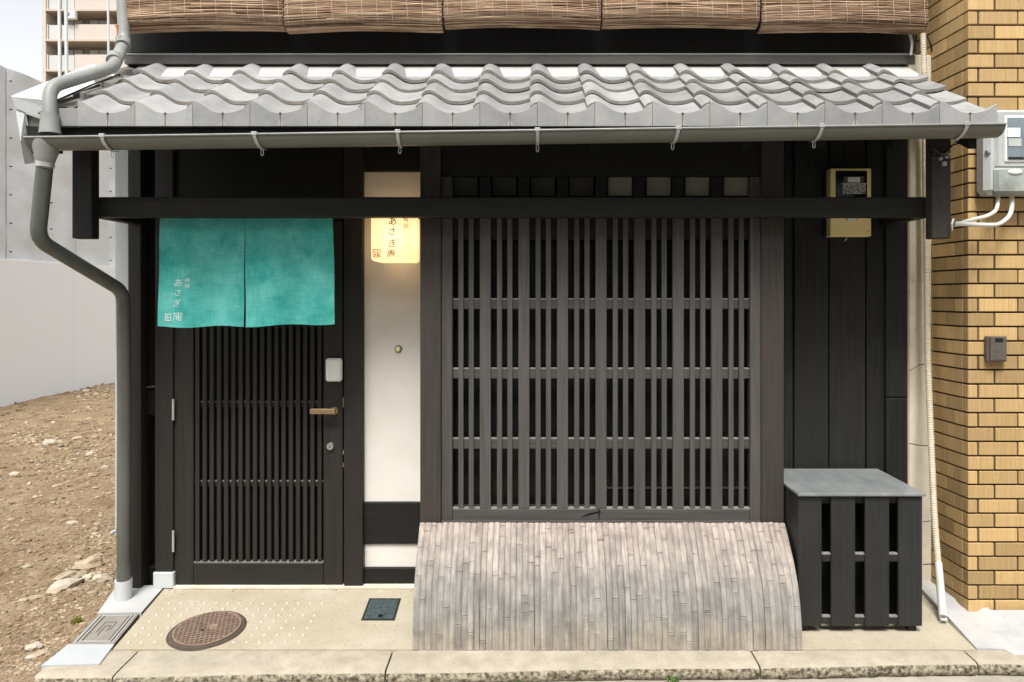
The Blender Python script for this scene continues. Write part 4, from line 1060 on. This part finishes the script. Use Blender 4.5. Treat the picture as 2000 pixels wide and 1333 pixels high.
# intercom
t = thing('intercom_panel', 'small brown doorbell intercom with a camera eye on the brick wall', 'intercom', P(1948, 708, BF))
a = P(1928.5, 657, 3.085); b = P(1967.5, 707, 3.085)
box('housing', a.x, b.x, 3.085, BF + .001, b.z, a.z, 'intercom', t, .004)
pbox('face', 1935, 1967, 658, 705, 3.075, .012, 'intercom', t, .003)
pbox('camera_window', 1944, 1960, 660.5, 669, 3.0735, .003, 'black_plastic', t, .001)
pbox('speaker_panel', 1944.5, 1959, 671.5, 688, 3.074, .003, 'iron_dark', t, .001)
pbox('call_button', 1946, 1957, 697, 703, 3.0735, .004, 'intercom', t, .001)

# meter on the brick wall, cut by the frame
MF = 3.015
t = thing('grey_meter_cabinet', 'weathered grey meter cabinet with a glazed window high on the brick wall', 'meter cabinet', P(1985, 382, MF))
a = P(1945, 213, MF); b = P(2062, 380, MF)
box('case', a.x - .035, b.x, MF + .012, BF, b.z + .002, a.z, 'grey_case', t, .02)
box('cover', a.x, b.x, MF, MF + .06, P(0, 330, MF).z, a.z - .002, 'grey_case', t, .012)
box('lower_cover', a.x - .004, b.x + .004, MF - .006, MF + .06, b.z, P(0, 326, MF).z, 'grey_case_low', t, .014)
pbox('window_frame', 1963, 2045, 226, 317, MF - .006, .01, 'paper', t, .004)
pbox('window_pane', 1968, 2040, 230, 312, MF - .0085, .004, 'win_blue', t, .001)
pbox('window_label', 1968, 1993, 250, 268, MF - .0105, .003, 'paper', t, 0)
pbox('window_label', 1970, 1995, 271, 286, MF - .0105, .003, 'grey_case', t, 0)
pbox('dial_strip', 1970, 2000, 307, 311, MF - .0105, .003, 'black_plastic', t, 0)
bm = bmesh.new(); c = P(1983, 336, MF - .007); s = bmesh.ops.create_uvsphere(bm, u_segments=20, v_segments=10, radius=1)
for v in bm.verts: v.co = Vector((c.x + v.co.x * .033, c.y + v.co.y * .006, c.z + v.co.z * .013))
mesh_obj('oval_badge', bm, 'paper', t, smooth=True)
q = P(1926, 297, MF + .03); disc('latch', (q.x, MF + .02, q.z), .012, .012, 'steel', t, 'y', 12, .003)
for (pts, r_) in (((1950, 372), (1949, 395), (1946, 412), (1928, 423), (1895, 430), (1864, 440)), .0085), (((1975, 374), (1977, 400), (1973, 422), (1952, 440), (1915, 440), (1864, 437)), .0095):
    n = len(pts)
    pl = [P(x, y, MF + .05 - .09 * (i / (n - 1))) for i, (x, y) in enumerate(pts)]
    c = tube('service_cable', rounded(pl, .05, 4), r_, 'cable', t, 10)
tube('cable_tie', [P(1862, 428, 2.93), P(1859, 438, 2.92), P(1860, 450, 2.93)], .004, 'cable', t, 8)

# ================================================================== REED BLINDS
blinds = [(237, 553, 57, 'reed blind at the far left above the roof, with a drooping end'), (553, 864, 58, 'second reed blind from the left, its lower left corner hanging lowest'),
          (865, 1175, 53, 'middle reed blind, above the bay lattice'), (1176, 1486, 52, 'fourth reed blind from the left, with reddish patches'), (1487, 1815, 62, 'rightmost reed blind, above the meter, with paler finer reeds')]
for bi, (x0, x1, yb, lab) in enumerate(blinds):
    yb_ = yb; BYD = 3.27
    X0 = P(x0, 0, BYD).x + .002; X1 = P(x1, 0, BYD).x - .002; ZB = P(0, yb_, BYD + .03).z
    t = thing('reed_blind', 'brown woven ' + lab, 'reed blind', ((X0 + X1) / 2, BYD + .06, ZB), 'reed blinds hung above the tiled roof')
    # section: hangs slightly outwards, curls back under
    def sec(s):                                 # s metres up from the bottom along the mat
        if s < .10:
            a_ = (1 - s / .10) * math.pi * .62
            return BYD + .055 - .055 * math.cos(a_), ZB + .05 - .05 * math.sin(a_) 
        return BYD + (s - .1) * .02, ZB + .05 + (s - .10) * .99
    sag = random.uniform(.003, .007); droop = (-.010, -.006, .002, .001, .004)[bi]
    def pos(s, x):
        y, z = sec(s); u = (x - X0) / (X1 - X0)
        z += -sag * math.sin(u * math.pi) * -1 + droop * (1 - u) + .004 * mnoise.noise(Vector((x * 3, s * 9, bi * 5)))
        y += -.012 * math.sin(u * math.pi) + .004 * mnoise.noise(Vector((x * 4, s * 14, bi * 9)))
        return Vector((x, y, z))
    bm = bmesh.new(); s = 0; 
    while s < .62:
        rr = random.uniform(.0019, .0033) * (0.8 if bi == 4 else 1); n = 7
        wob = random.uniform(0, 99); xa = X0 + random.uniform(0, .006); xb_ = X1 - random.uniform(0, .006)
        if random.random() < .25: xb_ = X0 + (X1 - X0) * random.uniform(.3, .98)
        elif random.random() < .15: xa = X0 + (X1 - X0) * random.uniform(.02, .6)
        pts = [pos(s, xa + (xb_ - xa) * k / n) + Vector((0, random.uniform(-.0015, .0015), .0034 * mnoise.noise(Vector((k * .9, wob, 0))))) for k in range(n + 1)]
        tube_bm(bm, pts, [rr * random.uniform(.8, 1.15) for _ in pts], 5, False)
        s += rr * random.uniform(1.25, 1.75)
    stuff(mesh_obj('reed', bm, 'reed', t, smooth=True))
    # backing layer of reeds is represented by a thin mat so no light leaks between
    bm = bmesh.new(); pr = None
    for k in range(24):
        s_ = .62 * k / 23; row = [bm.verts.new(pos(s_, X0 + (X1 - X0) * q / 6) + Vector((0, .004, 0))) for q in range(7)]
        if pr:
            for q in range(6): bm.faces.new((pr[q], pr[q + 1], row[q + 1], row[q]))
        pr = row
    mesh_obj('backing_mat', bm, 'reed_edge', t)
    nc = 10
    for c in range(nc + 1):
        x = X0 + .018 + (X1 - X0 - .036) * c / nc + random.uniform(-.002, .002)
        pts = [pos(.62 * k / 16, x + .003 * math.sin(k)) + Vector((0, -.0042, 0)) for k in range(17)]
        tube('binding_cord', pts, .00085, 'cord', t, 4)

# ================================================================== BACKGROUND LEFT: hoarding and sheeting
HXX = -6.9
t = thing('site_hoarding', 'long white panel hoarding along the far side of the vacant lot', 'hoarding', (HXX, 10, 0))
y = 5.0; k = 0
while y < 24:
    L_ = 1.8
    box('hoarding_panel', HXX - .04, HXX - .002 * (k % 2), y + .004, y + L_ - .004, -.04, H + .497, 'hoarding', t, .003); y += L_; k += 1
t = thing('sheeted_scaffold', 'grey weatherproof sheeting tied over a scaffold above the white hoarding', 'scaffold sheet', (HXX - .2, 10, H + .5))
def tz_top(y): return H + 3.0 + .05 * math.sin(y * .8)
y = 5.0; k = 0
while y < 24:
    L_ = .62 if k % 2 else .78
    bm = bmesh.new(); nx_, nz_ = 20, 30; g_ = []
    for j in range(nz_ + 1):
        row = []
        for i in range(nx_ + 1):
            yy = y + (L_ + .03) * i / nx_; v = j / nz_
            zz = H + .48 + (tz_top(yy) - H - .48) * v
            if j == 0: zz += .02 * math.sin(yy * 6) + .03 * mnoise.noise(Vector((yy * 3, 0, 0)))
            u = i / nx_
            d = (.045 * mnoise.noise(Vector((yy * 1.6, zz * 2.6, k))) + .010 * mnoise.noise(Vector((yy * 5 + zz * 4, zz * 6, k)))) * math.sin(u * math.pi) ** .4
            row.append(bm.verts.new((HXX - .10 + d + .035 * math.sin(u * math.pi) - .012 * (k % 2), yy, zz)))
        g_.append(row)
    for j in range(nz_):
        for i in range(nx_): bm.faces.new((g_[j][i], g_[j][i + 1], g_[j + 1][i + 1], g_[j + 1][i]))
    sh = mesh_obj('sheet', bm, 'tarp', t, smooth=True)
    for q in range(7):
        zz = H + .6 + q * .38
        bm = bmesh.new(); tube_bm(bm, [(HXX - .08, y + .03, zz), (HXX - .05, y + .03, zz)], .008, 8); mesh_obj('eyelet', bm, 'rubber', sh)
    y += L_; k += 1
for px, yy, r_, top in ((113, 14.0, .030, 12), (126.5, 14.6, .034, 12), (209, 15.0, .022, 12)):
    X = (px - VX) * yy / F
    lab = {113: 'pale grey pole standing leftmost before the pink apartments', 126.5: 'thicker grey pole just right of the leftmost pole before the pink apartments', 209: 'slim pale pole standing beside the upper downpipe'}[px]
    o = tube('scaffold_pole', [(X - .03, yy, 0), (X + .04, yy, 6), (X - .02, yy, top)], r_, 'pole'); tag(o, lab, 'pole', 'poles behind the sheeting')

# ---- apartment block far behind
AY = 60.0; SA = F / AY
t = thing('apartment_block', 'pink apartment block with balconies far behind the vacant lot', 'apartment building', P(155, 645, AY))
def abox(nm, px0, px1, z0, z1, y0, y1, m): 
    return box(nm, (px0 - VX) / SA, (px1 - VX) / SA, y0, y1, z0, z1, m, t, .02)
abox('tower', 90, 330, 0, 37, AY + 1.6, AY + 13, 'apt_in')
abox('end_wall', 83, 91, 0, 37, AY - .1, AY + 13, 'apt')
fh = 59 / SA
ztop0 = H + (VY - 48) / SA           # top of parapet of the middle balcony
for f in range(-7, 4):
    zp = ztop0 + f * fh
    abox('balcony_floor', 90, 330, zp - 1.53, zp - 1.33, AY - .15, AY + 1.6, 'apt_trim')
    abox('parapet', 146, 330, zp - 1.33, zp, AY, AY + .15, 'apt')
    abox('parapet', 91, 94, zp - 1.33, zp, AY, AY + .15, 'apt')
    abox('balcony_panel', 94, 146, zp - 1.30, zp - .04, AY + .04, AY + .10, 'apt_panel')
    for q in (94, 119, 145): abox('panel_post', q, q + 1.3, zp - 1.33, zp, AY + .0, AY + .12, 'apt_frame')
    for (wx0, wx1) in ((103, 140), (153, 190), (215, 250)):
        wf = abox('window', wx0, wx1, zp - .6, zp + 1.03, AY + 1.55, AY + 1.66, 'apt_frame')
        for hx in (0, 1):
            xx0 = wx0 + 1.2 + hx * (wx1 - wx0) / 2; xx1 = wx0 + (wx1 - wx0) * (hx + 1) / 2 - .8
            box('pane', (xx0 - VX) / SA, (xx1 - VX) / SA, AY + 1.5, AY + 1.56, zp - .5, zp + .95, 'apt_glass' if hx == 0 else 'apt_panel', wf, 0)
    abox('partition', 206, 207.5, zp - 1.33, zp + 1.0, AY + .2, AY + 1.6, 'apt_trim')
abox('top_slab', 83, 330, 37, 37.5, AY - .2, AY + 13, 'apt_trim')
X0 = (132 - VX) / SA; X1 = (152 - VX) / SA; zc = H + (VY - 40) / SA
ac = thing('air_conditioner', 'white air conditioner unit hung on an upper balcony of the pink apartments', 'air conditioner', ((X0 + X1) / 2, AY - .1, zc))
box('casing', X0, X1, AY - .45, AY - .02, zc, zc + .66, 'white_plastic', ac, .03)
c = ((X0 + X1) / 2 - .18, AY - .45, zc + .36); disc('fan_grille', c, .24, .02, 'apt_frame', ac, 'y', 24); disc('fan_hub', (c[0], AY - .475, c[2]), .11, .02, 'white_plastic', ac, 'y', 16)
# a few more masses so that the horizon is closed from a step aside
t = thing('rear_building', 'plain grey building standing behind the white hoarding, mostly hidden', 'building', (-16, 30, 0))
box('wall', -22, -11, 28, 36, 0, 5.0, 'tarp', t, .02)

# ---- unseen houses added behind the camera to cut low sky light from the front
for (x0, x1, y0, h_, mm, lab, cat) in ((-5.6, -1.2, -3.7, 6.1, 'post', 'unseen brown timber house added across the narrow street to cut front light, left of the camera', 'house'), (-1.15, 4.6, -3.5, 6.3, 'tarp', 'unseen grey rendered house added across the narrow street to cut front light, behind the camera', 'house'), (4.65, 13, -3.8, 6.0, 'concrete_col', 'unseen tan rendered building added across the street to cut front light, at the right', 'building')):
    t = thing('added_street_house', lab, cat, ((x0 + x1) / 2, y0, -.1))
    box('wall', x0, x1, y0 - 7, y0, -.12, h_, mm, t, .02)
    box('roof_eave', x0, x1, y0 + .002, y0 + .45, h_ - .35, h_ - .22, 'tile', t, .02)
    n = max(2, int((x1 - x0) / 1.6))
    for k in range(n):
        xa = x0 + (x1 - x0) * (k + .2) / n; xb = x0 + (x1 - x0) * (k + .8) / n
        for (za, zb2) in ((.9, 2.1), (2.9, 3.9)):
            f = box('window', xa, xb, y0 + .002, y0 + .04, za, zb2, 'apt_frame', t, .005)
            box('pane', xa + .05, xb - .05, y0 + .042, y0 + .048, za + .05, zb2 - .05, 'glass_dark', f, 0)

# ================================================================== STONES, GRAVEL, WEEDS
def rock_bm(bm, c, r, flat=.55, seed=0):
    s = bmesh.ops.create_icosphere(bm, subdivisions=2, radius=1)
    off = Vector((seed * 7.1, seed * 3.3, seed * 1.7)); rz = random.uniform(0, 6.28)
    ax, ay = random.uniform(.9, 1.25), random.uniform(.6, .9)
    for v in s['verts']:
        d = v.co.normalized(); k = 1 + .38 * mnoise.noise(d * 1.4 + off) + .16 * mnoise.noise(d * 3.4 + off)
        q = Vector((round(d.x * 3.2) / 3.2 * .35 + d.x * .65, round(d.y * 3.2) / 3.2 * .35 + d.y * .65, d.z)) * k
        q = Vector((q.x * ax, q.y * ay, q.z * flat))
        v.co = Vector((c[0] + (q.x * math.cos(rz * .15) - q.y * math.sin(rz * .15)) * r, c[1] + (q.x * math.sin(rz * .15) + q.y * math.cos(rz * .15)) * r, c[2] + q.z * r))
def SG(px, py):
    v = (py - VY) / F
    y = (H + SL * WALL + .035) / (v + SL)
    if y > WALL: y = (H + .025) / v
    x = (px - VX) * y / F; return Vector((x, y, soil_z(x, y)))
big = [(178, 1104, 26, .6, 'rock', 'largest angular rubble block, topmost of the pile left of the downpipe'),
       (136, 1125, 21, .45, 'rock', 'wedge of buff rubble at the upper left of the pile'),
       (176, 1128, 15, .7, 'rock_white', 'rounded whitish stone below the largest block of the pile'),
       (196, 1127, 14, .5, 'rock_white', 'pale flat stone at the pile beside the downpipe'),
       (126, 1141, 24, .45, 'rock_white', 'long whitish slab of rubble at the front of the pile'),
       (148, 1149, 14, .5, 'rock', 'small buff stone at the front foot of the pile'),
       (104, 1152, 13, .45, 'rock', 'low buff stone at the left end of the pile'),
       (70, 1164, 14, .35, 'rock', 'thin dark-edged shard left of the rubble pile'),
       (45, 1172, 10, .35, 'rock', 'lone flat shard farthest left of the rubble pile'),
       (180, 1158, 9, .8, 'rock', 'upright reddish pebble beside the pale slab below the pile'),
       (154, 1090, 8, .9, 'rock', 'small upright stone just above the rubble pile'),
       (208, 1132, 14, .5, 'rock', 'stone wedged between the pile and the downpipe'),
       (68, 1266, 13, .6, 'rock_white', 'grey-white stone nearest the left slab corner'),
       (80, 1277, 12, .5, 'rock', 'dark-sided stone touching the grey-white one by the slab corner'),
       (61, 1283, 11, .4, 'rock_white', 'flat pale stone lowest in the left foreground group'),
       (96, 873, 15, .45, 'rock_white', 'long pale stone in the middle of the bare soil'),
       (115, 871, 9, .45, 'rock', 'small stone touching the long pale stone on the soil'),
       (151, 859, 9, .4, 'rock', 'flat stone up the soil beyond the long pale stone'),
       (178, 889, 8, .7, 'rock_white', 'pale pebble on the soil near the house corner'),
       (28, 926, 9, .6, 'rock_white', 'pale stone at the left edge of the soil'),
       (181, 938, 9, .7, 'rock', 'angular stone casting a dark shade near the grey corner sheet'),
       (206, 924, 7, .7, 'rock_white', 'whitish stone close against the grey corner sheet'),
       (53, 1105, 8, .6, 'rock', 'isolated buff stone in the left middle of the soil'),
       (112, 953, 9, .3, 'rock', 'dark flat fragment below the pebble cluster'),
       (168, 767, 8, .4, 'rock_white', 'pale chips heap below the hoarding'),
       (188, 775, 6, .5, 'rock_white', 'small pale stone beneath the hoarding'),
       (190, 1082, 11, .35, 'rock', 'flat stone behind the pile at the downpipe'),
       (140, 1025, 13, .3, 'rock_white', 'light flat slab lying on the soil midway'),
       (190, 1028, 10, .4, 'rock', 'crumbly clod right of the light flat slab')]
for i, (px, py, rp2, fl, mm, lab) in enumerate(big):
    c = SG(px, py); r_ = rp2 * c.y / F; bm = bmesh.new()
    rock_bm(bm, (c.x, c.y, c.z + r_ * fl * .35), r_, fl, i + 1)
    o = mesh_obj('rubble_stone', bm, mm, base=True); tag(o, lab, 'stone', 'loose stones on the bare soil')
# gravel
bm = bmesh.new()
tmpl = bmesh.new(); bmesh.ops.create_icosphere(tmpl, subdivisions=1, radius=1); tv = [v.co.copy() for v in tmpl.verts]; tf = [[v.index for v in f.verts] for f in tmpl.faces]; tmpl.free()
cl = [(100, 872, 30, 9), (110, 905, 35, 12), (180, 870, 30, 20), (60, 860, 25, 8), (175, 1130, 45, 25), (130, 1200, 60, 40), (60, 1280, 50, 25), (195, 1060, 30, 30), (170, 765, 40, 8), (70, 1240, 40, 40), (40, 1310, 30, 20), (200, 1110, 20, 35)]
cnt = 0
while cnt < 5200:
    if random.random() < .55:
        c_ = random.choice(cl); px = random.gauss(c_[0], c_[2]); py = random.gauss(c_[1], c_[3]); 
    else: px = random.uniform(-60, 235); py = 760 + 570 * random.random() ** .8
    if py < 755 or py > 1400: continue
    if px > 236: continue
    c = SG(px, py)
    if c.y < 2.47: continue
    # keep off the slabs and the kerb
    lx = P(0, 0, 1).x
    A = G(228, 1150); B = G(81, 1303)
    edge = B.x + (A.x - B.x) * (c.y - B.y) / (A.y - B.y)
    if c.y < 3.34 and c.x > edge - .01: continue
    if c.x > -2.0 and c.y > 3.2: continue
    r_ = random.choice((1, 1, 1.3, 1.8, 2.6)) * random.uniform(1.0, 2.0) * c.y / F
    if c.y < 2.75: r_ *= .8
    fl = random.uniform(.4, .8); rz = random.uniform(0, 6.28); ca, sa = math.cos(rz), math.sin(rz); ex = random.uniform(.8, 1.6)
    vs = []
    for co in tv:
        k = random.uniform(.75, 1.2); x = co.x * k * ex * r_; y = co.y * k * r_
        vs.append(bm.verts.new((c.x + x * ca - y * sa, c.y + x * sa + y * ca, c.z + co.z * k * fl * r_ + r_ * fl * .3)))
    for f in tf: bm.faces.new([vs[q] for q in f])
    cnt += 1
g = stuff(mesh_obj('gravel', bm, 'gravel', center=False)); g['label'] = 'loose gravel and crumbled soil scattered over the vacant lot'
bm = bmesh.new()
for k in range(420):
    if random.random() < .5:
        c_ = random.choice(cl); px = random.gauss(c_[0], c_[2] * 1.2); py = random.gauss(c_[1], c_[3] * 1.3)
    else: px = random.uniform(-40, 225); py = 765 + 500 * random.random()
    if px > 225 or py < 758 or py > 1300: continue
    c = SG(px, py)
    A = G(228, 1150); B = G(81, 1303); edge = B.x + (A.x - B.x) * (c.y - B.y) / (A.y - B.y)
    if c.y < 3.36 and c.x > edge - .03: continue
    if c.x > -2.02 and c.y > 3.2: continue
    rock_bm(bm, (c.x, c.y, c.z), random.uniform(.007, .02) * (1 + .25 * max(0, c.y - 3)), random.uniform(.35, .7), k)
g = stuff(mesh_obj('soil_clod', bm, 'soil', center=False)); g['label'] = 'crumbled clods of brown soil strewn over the vacant lot'

def tuft(name, px, py, n, h_, m, lab, fn=SG):
    bm = bmesh.new(); c = fn(px, py)
    for k in range(n):
        a_ = random.uniform(0, 6.28); rr = random.uniform(0, h_ * .7); b = c + Vector((math.cos(a_) * rr, math.sin(a_) * rr, 0))
        tip = b + Vector((random.uniform(-.5, .5) * h_, random.uniform(-.5, .5) * h_, h_ * random.uniform(.4, 1))); sd = Vector((random.uniform(-1, 1), random.uniform(-1, 1), 0)).normalized() * h_ * .12
        mid = b.lerp(tip, .55) + Vector((0, 0, h_ * .1))
        vs = [bm.verts.new(q) for q in (b, mid - sd, tip, mid + sd)]; bm.faces.new(vs)
    o = mesh_obj(name, bm, m); tag(o, lab, 'weed')
tuft('weed', 150, 1217, 130, .03, 'moss', 'yellow-green weed in the rubble beside the grey iron cover')
def KG(px, py):
    y = 2.69; return Vector(((px - VX) * y / F, kf((px - VX) * y / F) - .012, -.092))
tuft('weed', 1012, 1328, 30, .022, 'weed', 'tiny green weed at the kerb foot below the middle of the bamboo screen', KG)
tuft('weed', 1316, 1326, 40, .028, 'weed', 'larger green weed at the kerb foot right of the tiny one', KG)
# crumbs of mortar and dust along the foot of the house front
bm = bmesh.new()
for k in range(150):
    px = random.choice((random.uniform(275, 345), random.uniform(300, 815), random.uniform(1805, 1860))); 
    py = random.gauss(1152, 2.5) if px < 900 else random.gauss(1165 + (px - 1805) * .9, 4)
    c = G(px, py); r_ = random.uniform(.0015, .005)
    vs = [bm.verts.new((c.x + co.x * r_ * random.uniform(.7, 1.5), c.y + co.y * r_, c.z + co.z * r_ * .6)) for co in tv]
    for f in tf: bm.faces.new([vs[q] for q in f])
g = stuff(mesh_obj('grit', bm, 'gravel', center=False)); g['label'] = 'grit gathered along the foot of the shop front'
